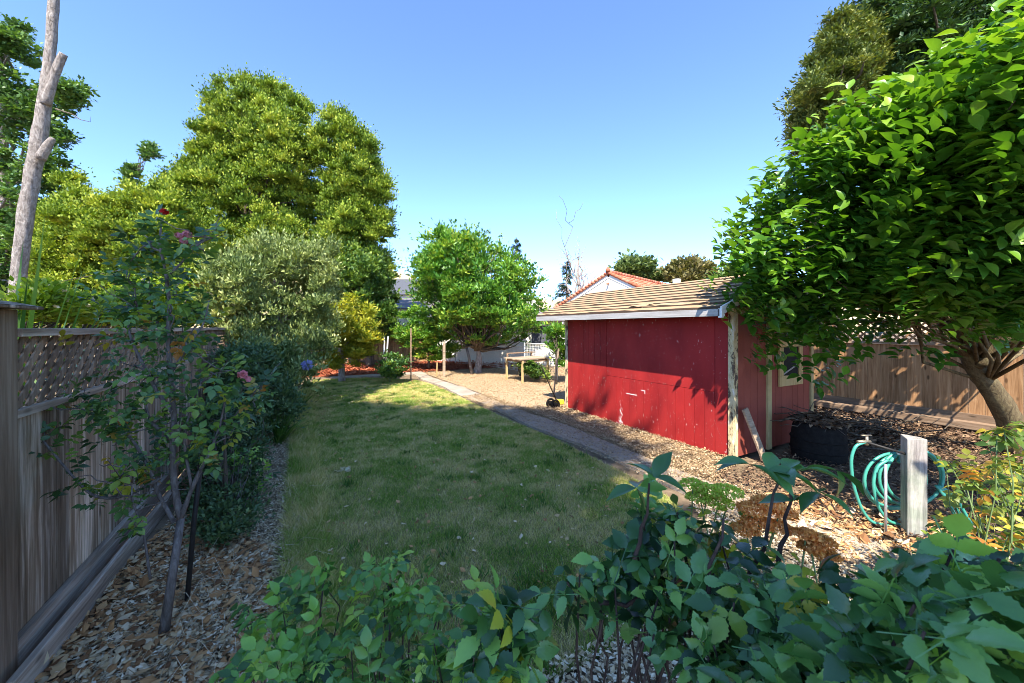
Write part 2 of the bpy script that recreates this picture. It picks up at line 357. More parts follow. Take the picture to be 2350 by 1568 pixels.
M['white'] = m_plain('white_paint', (.7, .68, .64), (.82, .8, .77), 9, .6)
M['metal'] = m_plain('galvanised_metal', (.4, .41, .42), (.6, .6, .6), 30, .45, metal=.6)
M['wire'] = m_plain('pale_wire', (.62, .62, .58), (.75, .75, .7), 30, .5, metal=.1)
M['blackmetal'] = m_plain('black_stake_paint', (.012, .011, .01), (.03, .027, .025), 12, .6)
M['rubber'] = m_plain('black_rubber', (.01, .009, .008), (.022, .02, .018), 20, .95, spec=.1)
M['yellow'] = m_plain('yellow_paint', (.6, .42, .03), (.7, .5, .05), 20, .5)
M['hose'] = m_plain('green_hose_vinyl', (.04, .26, .19), (.07, .33, .25), 7, .35, bump=.05, spec=.5)
M['brass'] = m_plain('dull_brass', (.25, .2, .14), (.4, .34, .25), 20, .4, metal=.7)
t = NT('weathered_post'); g = t.noise(1.8, (12, 12, .9), 8, .7, .5); h = t.noise(3, det=5)
M['oldpost'] = t.fin(t.mix(t.ramp(h, [(.42, (0, 0, 0)), (.62, (1, 1, 1))]), t.ramp(g, [(.3, (.14, .12, .11)), (.55, (.4, .36, .33)), (.75, (.62, .57, .53))]), t.ramp(g, [(.3, (.1, .105, .09)), (.7, (.34, .36, .28))])), .9, t.bump(g, .7, .008), .15)
M['bark'] = m_bark('grey_bark', (.11, .09, .075), (.36, .31, .275), (.62, .56, .51), (11, 11, 5), .12)
M['barkd'] = m_bark('dark_bark', (.045, .035, .025), (.11, .085, .06), (.2, .16, .12))
M['barkm'] = m_bark('mossy_bark', (.06, .045, .025), (.15, .11, .06), (.24, .2, .1), (16, 16, 6), .02)
M['cane'] = m_bark('rose_cane_bark', (.07, .055, .045), (.16, .135, .12), (.28, .25, .235), (30, 30, 9), .004)
M['canedark'] = m_bark('dark_cane_bark', (.03, .018, .015), (.07, .045, .035), (.12, .08, .06), (30, 30, 9), .004)
M['stemgreen'] = m_plain('green_stem', (.09, .14, .04), (.16, .22, .07), 20, .6)
M['bigleaf'] = m_leaf('golden_green_foliage', [(.035, .08, .012), (.115, .19, .022), (.25, .33, .04), (.42, .42, .07)], .16, .6, .2)
M['hedgeleaf'] = m_leaf('hedge_foliage', [(.06, .12, .018), (.16, .24, .03), (.30, .36, .045), (.44, .43, .07)], .18, .6, .2)
M['midleaf'] = m_leaf('mid_green_foliage', [(.025, .065, .014), (.06, .13, .025), (.12, .2, .035), (.24, .29, .05)], .18, .5, .3)
M['olive'] = m_leaf('olive_foliage', [(.05, .085, .03), (.14, .19, .06), (.27, .32, .11), (.46, .48, .22)], .14, .45, .35)
M['citrus'] = m_leaf('yellowing_foliage', [(.1, .17, .03), (.26, .30, .04), (.44, .40, .05), (.58, .44, .05)], .35, .5, .3)
M['plum'] = m_leaf('plum_foliage', [(.03, .11, .015), (.075, .2, .025), (.17, .31, .04), (.36, .38, .05)], .25, .4, .4)
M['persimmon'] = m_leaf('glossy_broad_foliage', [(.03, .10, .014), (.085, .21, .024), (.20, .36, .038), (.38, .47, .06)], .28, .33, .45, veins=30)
M['darktree'] = m_leaf('dark_evergreen_foliage', [(.02, .05, .022), (.04, .085, .03), (.07, .12, .035)], .15, .5, .25)
M['laurel'] = m_leaf('olive_evergreen_foliage', [(.05, .085, .028), (.12, .16, .045), (.28, .28, .07)], .15, .5, .25)  # the tree's own light olive leaf colour
M['treel'] = m_leaf('leafy_tree_foliage', [(.03, .075, .025), (.08, .16, .045), (.17, .28, .07)], .2, .45, .35)
M['rose'] = m_leaf('rose_foliage', [(.012, .045, .014), (.08, .20, .055), (.20, .40, .12), (.34, .54, .10), (.5, .42, .03)], .2, .34, .6, pos=[0, .4, .8, .975, .99], veins=45)
M['roseold'] = m_leaf('mixed_rose_foliage', [(.03, .07, .03), (.08, .18, .055), (.2, .32, .055), (.4, .36, .045), (.45, .18, .05)], .25, .4, .5, pos=[0, .45, .84, .96, 1], veins=45)
M['rosegreen'] = m_leaf('fresh_rose_foliage', [(.015, .05, .015), (.085, .21, .045), (.19, .38, .07), (.4, .55, .1)], .25, .36, .5, pos=[0, .4, .8, 1], veins=45)
M['autumn'] = m_leaf('turning_foliage', [(.06, .12, .025), (.13, .2, .03), (.36, .30, .035), (.5, .18, .04)], .25, .45, .4, pos=[0, .5, .85, 1])
M['bushdark'] = m_leaf('small_dark_foliage', [(.04, .075, .04), (.07, .13, .06), (.14, .21, .08), (.34, .36, .2)], .15, .5, .3, pos=[0, .5, .93, 1])
M['fenceleaf'] = m_leaf('bright_shrub_foliage', [(.08, .14, .02), (.2, .29, .03), (.38, .42, .06)], .45, .5, .3)
M['strap'] = m_leaf('strap_foliage', [(.04, .11, .025), (.08, .18, .035), (.16, .26, .05)], .3, .4, .4)
M['conifer'] = m_leaf('conifer_foliage', [(.025, .05, .035), (.05, .085, .05), (.08, .12, .06)], .1, .7, .2)
M['pine'] = m_leaf('far_tree_foliage', [(.04, .08, .03), (.09, .13, .045), (.16, .2, .07)], .15, .7, .2)
M['pinebrown'] = m_leaf('far_brown_green_foliage', [(.08, .09, .035), (.17, .15, .06), (.24, .2, .1)], .15, .7, .2)
M['petalpink'] = m_leaf('pink_petals', [(.6, .14, .24), (.75, .33, .42)], .3, .5, .2)
M['petalpurple'] = m_leaf('dusty_pink_petals', [(.42, .13, .22), (.62, .27, .36)], .3, .5, .2)
M['petalred'] = m_leaf('red_petals', [(.4, .01, .015), (.55, .03, .03)], .2, .5, .2)
M['petalblue'] = m_leaf('violet_petals', [(.22, .22, .62), (.36, .35, .75)], .3, .5, .2)
M['petalcream'] = m_leaf('cream_petals', [(.6, .45, .32), (.78, .7, .58)], .3, .5, .2)
M['sedumo'] = m_leaf('rusty_flower_heads', [(.62, .2, .06), (.8, .34, .11), (.88, .5, .22)], .3, .7, .2)
M['sedumg'] = m_leaf('lime_flower_heads', [(.36, .5, .06), (.52, .62, .1), (.6, .36, .12)], .2, .7, .2, pos=[0, .75, 1])

# ================================================================== THE SETTING
def sheet(poly, z, name, mat, sub=0):
    mb = MB(); p = np.array([(x, y, z) for x, y in poly]); c = p.mean(0); n = len(p)
    mb.add(np.concatenate([p, [c]]), [(i, (i + 1) % n, n) for i in range(n)]); return struct(mb, name, mat)
gm = MB(); gx = np.concatenate([np.linspace(-600, -20, 12), np.linspace(-15, 25, 81), np.linspace(30, 600, 12)]); gy = np.concatenate([np.linspace(-600, -20, 12), np.linspace(-15, 40, 111), np.linspace(50, 600, 12)])
XX, YY = np.meshgrid(gx, gy); zz = -.006 - .012 * RNG.random(XX.shape); nx = len(gx)
ii, jj = np.meshgrid(np.arange(nx - 1), np.arange(len(gy) - 1)); a = (jj * nx + ii).ravel()
gm.add(np.stack([XX, YY, zz], -1).reshape(-1, 3), np.stack([a, a + 1, a + nx + 1, a + nx], -1)); gm.smooth = True
struct(gm, 'ground', M['soil'])
lawn_poly = [(-.02, 1.6), (-.05, 3.5), (0, 6), (.1, 9), (.2, 12), (.35, 14.2), (2.0, 14.0), (3.3, 12.6), (3.5, 11.5), (3.48, 9), (3.42, 6.5), (3.47, 5), (3.4, 3.6), (3.3, 2.6), (2.7, 1.7), (1.6, 1.55)]
sheet(lawn_poly, .002, 'lawn', M['lawnbase'])
pm = MB(); ys = np.linspace(.2, 14.2, 60)
xl = 3.56 + .05 * np.sin(ys * 1.9) + .03 * RNG.random(60); xr = 3.99 + .06 * np.sin(ys * 1.3 + 1) + .05 * RNG.random(60)
top = np.concatenate([np.stack([xl, ys, np.full(60, .03)], -1), np.stack([xr, ys, np.full(60, .032)], -1), np.stack([xl, ys, np.full(60, -.05)], -1), np.stack([xr, ys, np.full(60, -.05)], -1)])
q = [(i, 60 + i, 61 + i, i + 1) for i in range(59)] + [(120 + i, i, i + 1, 121 + i) for i in range(59)] + [(60 + i, 180 + i, 181 + i, 61 + i) for i in range(59)] + [(0, 120, 180, 60)]
pm.add(top, q); struct(pm, 'path', M['path'])
pm = MB(); pm.box((.9, 14.25, -.05), (4.1, 14.75, .028)); struct(pm, 'cross_path', M['path'])
chip_poly = [(4.2, 6.7), (4.1, 14.3), (5.0, 14.6), (9.5, 14.6), (10.6, 10), (8.2, 8.5), (7.1, 6.6)]
sheet(chip_poly, .004, 'wood_chip_yard', M['chipsoil'])
red_poly = [(-1.2, 15.3), (1.2, 15.0), (4.2, 14.9), (9.5, 14.9), (9.5, 18.5), (-1.2, 20)]
sheet(red_poly, .006, 'red_mulch_bed', M['redsoil'])
# far hill
hm = MB(); us = np.linspace(-700, 2900, 60); V = []
for k, (dd, hh) in enumerate(((120, -2), (170, .5), (230, .93), (300, 1.0), (380, .5))):
    for u in us:
        a = math.atan((u - CU) / F) + TH; top_ = 38 * math.exp(-((u - 700) / 420) ** 2) + 14 + 3 * math.sin(u / 90)
        V.append((math.sin(a) * dd * 1.1, math.cos(a) * dd * 1.1, -2 + top_ * max(hh, 0)))
n = len(us); hm.add(V, [(k * n + i, k * n + i + 1, (k + 1) * n + i + 1, (k + 1) * n + i) for k in range(4) for i in range(n - 1)]); hm.smooth = True
struct(hm, 'hill', M['hill'])

# ---- grass, litter (nobody could count these)
def blades(poly, n, name, mat, hgt, wd, label, fall=5.0, tilt=.5):
    p = np.array(poly); lo, hi = p.min(0), p.max(0); x, y = sample(poly, n * 2); keep = RNG.random(len(x)) < np.exp(-np.maximum(y - 2.5, 0) / fall)
    x, y = x[keep][:n], y[keep][:n]; m = len(x); dist = np.hypot(x, y); hh = hgt * (.5 + RNG.random(m)); ww = wd * (.7 + .6 * RNG.random(m)) * np.maximum(1, dist / 3.5)
    a = RNG.random(m) * 6.283; tl = RNG.normal(size=(m, 2)) * tilt * hh[:, None]
    dx, dy = np.cos(a) * ww / 2, np.sin(a) * ww / 2; z0 = np.zeros(m)
    V = np.stack([np.stack([x - dx, y - dy, z0], -1), np.stack([x + dx, y + dy, z0], -1), np.stack([x + tl[:, 0], y + tl[:, 1], hh], -1)], 1).reshape(-1, 3)
    mb = MB(); mb.add(V, np.arange(m * 3).reshape(-1, 3), RNG.random(m)); o = mb.build(name, mat); return tag(o, label, 'grass', kind='stuff')
blades(lawn_poly, 330000, 'grass', M['grass'], .032, .0042, 'short patchy green and straw coloured lawn grass between border and concrete path', 6.5)
blades([(x_, y_) for x_, y_ in zip(list(-.14 + .12 * RNG.random(40)) + [.25, .05], list(np.linspace(1.6, 12, 40)) + [12, 1.6])], 9000, 'lawn_edge_grass', M['grass'], .05, .005, 'ragged grass spilling from the lawn onto the bark chips', 9, .9)
edge = [(-.12, 1.7), (-.14, 9), (.0, 12), (.35, 12), (.2, 7), (.22, 1.7)]
blades(edge, 26000, 'tall_grass', M['grass'], .085, .005, 'longer green grass along the left edge of the lawn', 9, .6)
def chips(poly, n, name, mat, L, label, cat='mulch', z=.008, fall=1e9, hz=.02, shape='chip', asp=.4):
    x, y = sample(poly, int(n * (1 if fall > 1e6 else 1.8))); keep = RNG.random(len(x)) < np.exp(-np.maximum(y - 2, 0) / fall); x, y = x[keep][:n], y[keep][:n]; m = len(x)
    P = np.stack([x, y, z + hz * RNG.random(m)], -1); D = rdir(m); D[:, 2] *= .3; N = unit(rdir(m) * .45 + np.array([0, 0, 1.0])); mb = MB()
    sz = L * (.4 + 1.1 * RNG.random(m) ** 1.5) * np.clip(np.hypot(x, y) / 7, 1, 1.5)
    put_leaves(mb, T_MINI if shape == 'chip' else tmpl_leaf([.22, .3, .16], -.5, .35), P, D, N, sz, asp / .3 * .5 if shape == 'chip' else 1.0 + .4 * RNG.random(m)); mb.smooth = False
    o = mb.build(name, mat); return tag(o, label, cat, kind='stuff')
chips([(-1.25, .6), (-1.25, 3.5), (-.9, 4.6), (-.2, 3.6), (-.05, 1.2), (-.1, .6)], 9000, 'leaf_litter', M['litter'], .055, 'fallen brown leaves lying at the foot of the grey lattice fence', 'leaves', hz=.035, shape='leaf')
chips([(-1.0, 1.5), (-1.1, 11), (.2, 12), (.02, 7), (-.02, 1.5)], 60000, 'bark_chips', M['palechips'], .03, 'pale weathered bark chips in the border left of the lawn', fall=6)
chips([(-.1, .7), (-.1, 1.7), (1.5, 1.62), (2.8, 1.8), (3.5, 2.6), (3.5, .3), (2, 0), (.5, 0)], 30000, 'pale_wood_chips', M['palechips'], .034, 'pale grey wood chips under the foreground roses', asp=.5)
chips([(4.1, 2.7), (4.1, 7.0), (4.95, 7.0), (4.9, 2.9)], 36000, 'shed_side_mulch', M['chips'], .03, 'dry tan leaf mulch heaped along the foot of the red shed', hz=.06, asp=.5)
chips(chip_poly, 60000, 'yard_chips', M['chips'], .025, 'sunny tan wood chips spread below the plum tree and table')
chips(red_poly, 15000, 'red_bark', M['redchips'], .09, 'rust red bark mulch in the bed behind the lawn', hz=.03)
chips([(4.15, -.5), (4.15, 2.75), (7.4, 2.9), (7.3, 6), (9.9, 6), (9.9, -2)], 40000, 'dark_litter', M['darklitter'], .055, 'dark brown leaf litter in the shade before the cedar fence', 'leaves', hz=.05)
chips([(3.55, .3), (3.6, 1.9), (4.4, 2.2), (4.9, 1.6), (4.8, .4)], 2600, 'corn_coloured_leaves', M['litter'], .08, 'broad tan dead leaves round the foot of the hose post', 'leaves', hz=.04, shape='leaf')
chips(lawn_poly, 2200, 'lawn_leaves', M['litter'], .038, 'scattered dry leaves lying on the lawn', 'leaves', z=.02, hz=.02, shape='leaf')
chips([(3.5, .4), (3.5, 9), (4.2, 9), (4.2, .4)], 24000, 'path_debris', M['chips'], .026, 'bits of leaf and bark scattered over the concrete path', 'leaves', z=.034, hz=.004)
x_, y_ = sample(lawn_poly, 130, 0); tb_ = MB(); n_ = 130 * 26; cx_ = np.repeat(x_, 26) + RNG.normal(size=n_) * .04; cy_ = np.repeat(y_, 26) + RNG.normal(size=n_) * .04
put_leaves(tb_, T_MSLIM, np.stack([cx_, cy_, np.full(n_, .004)], -1), rdir(n_) * .6 + np.array([0, 0, .9]), rdir(n_), .055 + .04 * RNG.random(n_), .35); tag(tb_.build('grass_tufts', M['strap']), 'scattered darker green tufts standing in the lawn', 'grass', kind='stuff')
# straw wisps in the border
mb = MB(); 
for i in range(420):
    x, y = -.75 + .75 * random.random(), 1.2 + 3.6 * random.random() ** 1.3; L = .12 + .25 * random.random(); a = random.random() * 6.28; h = .03 + .14 * random.random()
    mb.tube([(x, y, .01), (x + math.cos(a) * L * .5, y + math.sin(a) * L * .5, h), (x + math.cos(a) * L, y + math.sin(a) * L, h * .6)], .0012, 3, random.random())
tag(mb.build('dry_grass_stalks', M['palechips']), 'dry straw coloured grass stalks tangled in the left border', 'grass', kind='stuff')

# ================================================================== FENCES
def left_fence():
    X0 = -1.28
    r = thing('lattice_fence', 'weathered grey board fence with lattice top along the left border', 'fence', (X0, 2.9, 0))
    b = MB(); y = 2.86
    while y < 11.6:
        wd = .14 + .004 * random.random(); zt = 1.285; dx = .006 * random.random()
        b.box((X0 - .012 + dx, y, .05), (X0 + .010 + dx, y + wd, zt), random.random()); y += wd + .003 + .002 * random.random()
    b.build('boards', M['fgrey'], r, bevel=.002)
    l = MB()
    z0, z1 = 1.33, 1.70; hh = z1 - z0; st = .098
    for s, xo in ((1, .010), (-1, -.002)):
        y = 2.9 - hh
        while y < 11.6:
            a = [y, z0]; c = [y + hh, z1]
            if s < 0: a, c = [y + hh, z0], [y, z1]
            # clip at section start
            def clip(p, q):
                if p[0] < 2.9: t = (2.9 - p[0]) / (q[0] - p[0]); return [2.9, p[1] + t * (q[1] - p[1])]
                return p
            if max(a[0], c[0]) > 2.93:
                a2, c2 = clip(a, c), clip(c, a)
                l.beam((X0 + xo, a2[0], a2[1]), (X0 + xo, c2[0], c2[1]), .009, .036, (1, 0, 0) if False else (0, .7, -.7 * s) if s > 0 else (0, .7, .7), random.random())
            y += st
    l.build('lattice', M['fpost'], r)
    for nm, z, wx, hz in (('bottom_rail', 1.31, .05, .042), ('top_rail', 1.722, .085, .042)):
        k = MB(); k.box((X0 - wx / 2 + .012, 2.88, z - hz / 2), (X0 + wx / 2 + .012, 6.42, z + hz / 2), .8); k.box((X0 - wx / 2 + .012, 6.424, z - hz / 2), (X0 + wx / 2 + .012, 11.6, z + hz / 2), .4); k.build(nm, M['fgreyy'], r, bevel=.003)
    for y in (6.45, 8.9):
        k = MB(); k.box((X0 + .013, y, 0), (X0 + .075, y + .085, 1.70), .6); k.build('post', M['fpost'], r, bevel=.004)
    k = MB(); k.box((X0 + .014, 2.86, .03), (X0 + .05, 11, .19), .35); k.build('kickboard', M['fgreyy'], r, bevel=.004)
    # tall near section and its capped post
    r2 = thing('tall_gate_fence', 'taller dark board fence and capped square post at the left edge', 'fence', (X0, 2.6, 0))
    k = MB(); k.box((X0 - .045, 2.70, 0), (X0 + .055, 2.845, 1.835), .5); k.build('post', M['fpost'], r2, bevel=.006)
    k = MB(); y = 1.2
    while y < 2.68:
        k.box((X0 - .03, y, .05), (X0 - .008, y + .14, 1.80), random.random()); y += .144
    k.build('boards', M['fgrey'], r2)
    k = MB(); k.box((X0 - .006, 1.2, 1.70), (X0 + .03, 2.695, 1.775), .7); k.build('rail', M['fgreyy'], r2, bevel=.003)
    k = MB(); cx, cy = X0 + .005, 2.77
    for (hw, a, bz) in ((.12, 1.838, 1.852),): k.box((cx - hw, 1.2, a), (cx + hw, cy + hw, bz), .5)
    k.add([(cx - .12, 1.2, 1.853), (cx + .12, 1.2, 1.853), (cx + .12, cy + .12, 1.853), (cx - .12, cy + .12, 1.853), (cx - .04, 1.25, 1.875), (cx + .04, 1.25, 1.875), (cx + .04, cy + .04, 1.875), (cx - .04, cy + .04, 1.875)],
          [(0,1,5,4),(1,2,6,5),(2,3,7,6),(3,0,4,7),(4,5,6,7)], .4)
    k.build('cap', M['fgrey'], r2, bevel=.004)
    k = MB(); k.beam((-1.155, 2.62, .075), (-1.10, 6.3, .06), .035, .13, rnd=.7)
    tag(k.build('loose_board', M['fgreyy'], loc=(-1.14, 4, 0), bevel=.004), 'long grey board lying on edge in front of the lattice fence kickboard', 'board')
left_fence()
def right_fence():
    X0 = 10.0; r = thing('cedar_fence', 'orange brown cedar board fence with lattice top behind the broad leaved tree', 'fence', (X0, 3, 0))
    b = MB(); y = -6.0
    while y < 13.0:
        b.box((X0, y, .1), (X0 + .02 + .006 * random.random(), y + .185, 1.42), random.random()); y += .19
    b.build('boards', M['forange'], r, bevel=.002)
    k = MB(); k.box((X0 - .05, -6, 1.425), (X0 + .06, 13, 1.47), .6); k.build('middle_rail', M['forangey'], r)
    k = MB(); k.box((X0 - .05, -6, 1.86), (X0 + .06, 13, 1.9), .6); k.build('top_rail', M['forangey'], r)
    l = MB()
    for s in (1, -1):
        y = -6
        while y < 12.6:
            l.beam((X0 + .01 * s, y if s > 0 else y + .37, 1.475), (X0 + .01 * s, y + .37 if s > 0 else y, 1.855), .01, .035, (0, .7, -.7 * s), random.random()); y += .11
    l.build('lattice', M['forange'], r)
    k = MB(); k.box((X0 - .05, -6, .06), (X0 - .004, 13, .28), .3); k.build('kickboard', M['forangey'], r)
right_fence()
k = MB(); k.beam((9.72, 4.6, .12), (9.62, 1.35, .14), .16, .12, rnd=.35)
tag(k.build('landscape_timber', M['forangey'], loc=(9.7, 3, 0), bevel=.01), 'long dark timber lying on the ground along the foot of the cedar fence', 'timber')

# ================================================================== SHED
def shed():
    XW, XE, Y0, Y1 = 4.94, 7.0, 3.0, 6.57; ZT = 2.02; r = thing('garden_shed', 'weathered dark red garden shed with tan shingle roof beside the path', 'shed', (XW, Y0, 0))
    # front wall (towards the lawn)
    f = MB(); zb = .04
    f.box((XW + .012, Y0 + .02, zb), (XW + .03, Y1 - .02, ZT), .3)
    def boards(a, c, z0, z1, wd, gap=.006):
        y = a
        while y < c - .01:
            e = min(y + wd, c); f.box((XW - .004, y + gap / 2, z0), (XW + .0115, e - gap / 2, z1), random.random()); y = e
    boards(5.35, 6.53, zb, ZT, .165)                    # full height boards at the far end
    boards(3.24, 5.35, zb, .86, .155)                   # lower boards
    f.box((XW - .002, 3.243, .866), (XW + .0115, 5.347, ZT), .45)
    boards(3.05, 3.235, zb, ZT, .2)
    f.build('front_wall', M['red'], r)
    s = MB()
    def sboards(a, c, z0, z1, wd, z=0):
        x = a
        while x < c - .01:
            e = min(x + wd, c); s.box((x + .003, Y0 - .002, z0), (e - .003, Y0 + .012, z1), random.random()); x = e
    s.box((XW + .02, Y0 + .0125, zb), (XE - .02, Y0 + .03, ZT), .3)
    sboards(XW + .1, 5.73, zb, 2.0, .16); sboards(5.83, 6.13, zb, 2.0, .15); sboards(6.13, 6.59, zb, .98, .155); sboards(6.13, 6.59, 1.48, 2.0, .155); sboards(6.59, 6.95, zb, 2.0, .18)
    s.build('side_wall', M['oxblood'], r)
    g = MB()   # gable triangles, far and back walls
    for y in (Y0 + .0, Y1 - .02):
        v = [(XW + .03, y, ZT), (XE - .03, y, ZT), (5.97, y, 2.47), (XW + .03, y + .02, ZT), (XE - .03, y + .02, ZT), (5.97, y + .02, 2.47)]
        g.add(v, [(0, 1, 2), (5, 4, 3)]); g.add(v, [(0, 3, 4, 1), (1, 4, 5, 2), (2, 5, 3, 0)])
    g.box((XW + .02, Y1 - .02, zb), (XE - .02, Y1, ZT - .002)); g.box((XE - .02, Y0 + .032, zb), (XE, Y1 - .022, ZT)); g.build('rear_wall', M['oxblood'], r)
    for nm, a, c in (('corner_trim', (XW - .03, Y0 - .035, .02), (XW + .075, Y0 + .04, 2.0)), ('corner_trim', (XW - .025, Y1 - .06, .02), (XW + .03, Y1 + .02, 1.98))):
        k = MB(); k.box(a, c, .6); k.build(nm, M['trim'], r, bevel=.004)
    k = MB(); k.box((5.735, Y0 - .03, .03), (5.83, Y0 + .01, 1.99), .6); k.build('door_post', M['yellowtrim'], r, bevel=.004)
    k = MB(); k.box((6.95, Y0 - .03, .03), (7.02, Y0 + .01, 1.99), .6); k.build('end_trim', M['yellowtrim'], r, bevel=.003)
    k = MB(); k.box((XW + .08, Y0 - .028, 1.92), (5.733, Y0 - .003, 2.01)); k.box((5.833, Y0 - .028, 1.92), (6.948, Y0 - .003, 2.01)); k.build('head_trim', M['yellowtrim'], r)
    w_ = MB(); z0, z1, x0, x1 = .89, 1.56, 6.03, 6.69
    for a, c in (((x0, z0), (x1, z0 + .15)), ((x0, z1 - .1), (x1, z1)), ((x0, z0 + .153), (x0 + .11, z1 - .103)), ((x1 - .11, z0 + .153), (x1, z1 - .103))):
        w_.box((a[0], Y0 - .032, a[1]), (c[0], Y0 - .006, c[1]), random.random())
    wf = w_.build('window_frame', M['rawwood'], r, bevel=.003)
    k = MB(); k.box((x0 + .112, Y0 - .012, z0 + .155), (x1 - .112, Y0 - .004, z1 - .105)); k.build('opening_dark_panel', M['black'], wf)  # solid black panel, paints in the darkness inside the shed
    k = MB(); k.beam((x0 + .12, Y0 - .018, z0 + .17), (x1 - .14, Y0 - .018, z0 + .3), .006, .022, rnd=.5); k.build('broken_slat', M['fascia'], wf)
    # roof: both slopes as stepped courses of shingles
    YA, YB = 2.90, 7.08; rd = MB(); pit = .575 / 1.505
    def slope(xe, xr, ze, zr, sg):
        nc = 10
        k_ = MB()
        ny = 46; ys_ = np.linspace(YA, YB, ny)
        for c in range(nc):
            t0, t1 = c / nc, (c + 1.12) / nc; t1 = min(t1, 1)
            wob = .010 * np.interp(ys_, np.linspace(YA, YB, 15), RNG.random(15)) + (.014 if c < 3 else .004) * RNG.random(ny) ** 3
            lift = .020 + (.018 * np.interp(ys_, np.linspace(YA, YB, 22), RNG.random(22) ** 3) if c < 4 else .003 * RNG.random(ny))
            xa = xe + (xr - xe) * (t0) - sg * wob; za = ze + (zr - ze) * t0 - wob * pit
            xb = np.full(ny, xe + (xr - xe) * t1); zb_ = np.full(ny, ze + (zr - ze) * t1)
            A = np.stack([xa, ys_, za + lift + .004], -1); A2 = np.stack([xa, ys_, za - .003], -1); B = np.stack([xb, ys_, zb_ + .004], -1)
            V = np.concatenate([A2, A, B]); q = [(j, j + 1, ny + j + 1, ny + j) for j in range(ny - 1)] + [(ny + j, ny + j + 1, 2 * ny + j + 1, 2 * ny + j) for j in range(ny - 1)]
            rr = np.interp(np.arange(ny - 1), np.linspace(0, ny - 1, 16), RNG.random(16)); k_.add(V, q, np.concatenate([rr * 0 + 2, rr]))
        return k_
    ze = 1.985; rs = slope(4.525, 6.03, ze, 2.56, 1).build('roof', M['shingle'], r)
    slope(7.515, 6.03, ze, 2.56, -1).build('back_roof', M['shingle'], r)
    k = MB()
    for xe in (4.525, 7.515):
        sg = 1 if xe < 6 else -1
        v = [(xe, YA + .005, ze - .03), (xe, YB - .005, ze - .03), (6.03, YB - .005, 2.53), (6.03, YA + .005, 2.53)]; v += [(a, b_, c + .028) for a, b_, c in v]
        k.add(v, [(3,2,1,0),(4,5,6,7),(0,1,5,4),(1,2,6,5),(2,3,7,6),(3,0,4,7)])
    k.build('roof_deck', M['plank'], r)
    k = MB(); k.box((4.50, YA - .01, 1.885), (4.523, YB, 1.975), .5); k.build('fascia', M['fascia'], r, bevel=.002)
    for xe in (4.507, 7.533):
        k = MB(); k.beam((xe + (.01 if xe < 6 else -.01), YA - .025, 1.955), (6.03, YA - .025, 2.515), .026, .10, rnd=.8); k.build('bargeboard', M['white'], r, bevel=.002)
    k = MB(); k.box((4.50, YA - .04, 1.865), (4.565, YA + .01, 1.98), .8); k.build('fascia_end', M['white'], r, bevel=.003)
    # patch of bare felt and a curled shingle near the eave
    k = MB(); sl_ = lambda x, y, o=.03: (x, y, ze + (x - 4.525) * pit + o)
    k.add([sl_(4.80, 3.55, .012), sl_(4.80, 4.05, .012), sl_(4.90, 4.0, .012), sl_(4.90, 3.5, .012)], [(0, 1, 2, 3)]); k.build('felt_patch', M['rooffelt'], r)
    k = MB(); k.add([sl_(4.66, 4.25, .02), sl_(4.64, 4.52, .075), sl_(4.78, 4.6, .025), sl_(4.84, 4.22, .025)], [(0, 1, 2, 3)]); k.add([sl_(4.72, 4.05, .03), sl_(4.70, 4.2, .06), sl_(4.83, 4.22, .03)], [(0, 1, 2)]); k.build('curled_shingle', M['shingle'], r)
    # scratches and old paint marks
    x = XW - .0065
    k = MB(); k.box((x, 4.62, .60), (x + .002, 4.86, .612), .9); k.build('paint_strip', M['white'], r)
    k = MB(); k.box((x, 4.44, .70), (x + .002, 4.53, .712), .9); k.add([(x, 4.44, .655), (x, 4.454, .655), (x, 4.454, .70), (x, 4.44, .70)], [(0, 3, 2, 1)], .9); k.build('paint_strip', M['white'], r)
shed()
k = MB(); k.beam((5.28, 2.78, .03), (5.10, 2.93, .68), .095, .03, (0, 1, .2), rnd=.7)
tag(k.build('leaning_board', M['plank'], loc=(5.28, 2.78, 0), bevel=.003), 'short raw plank leaning against the shady end of the red shed', 'plank')

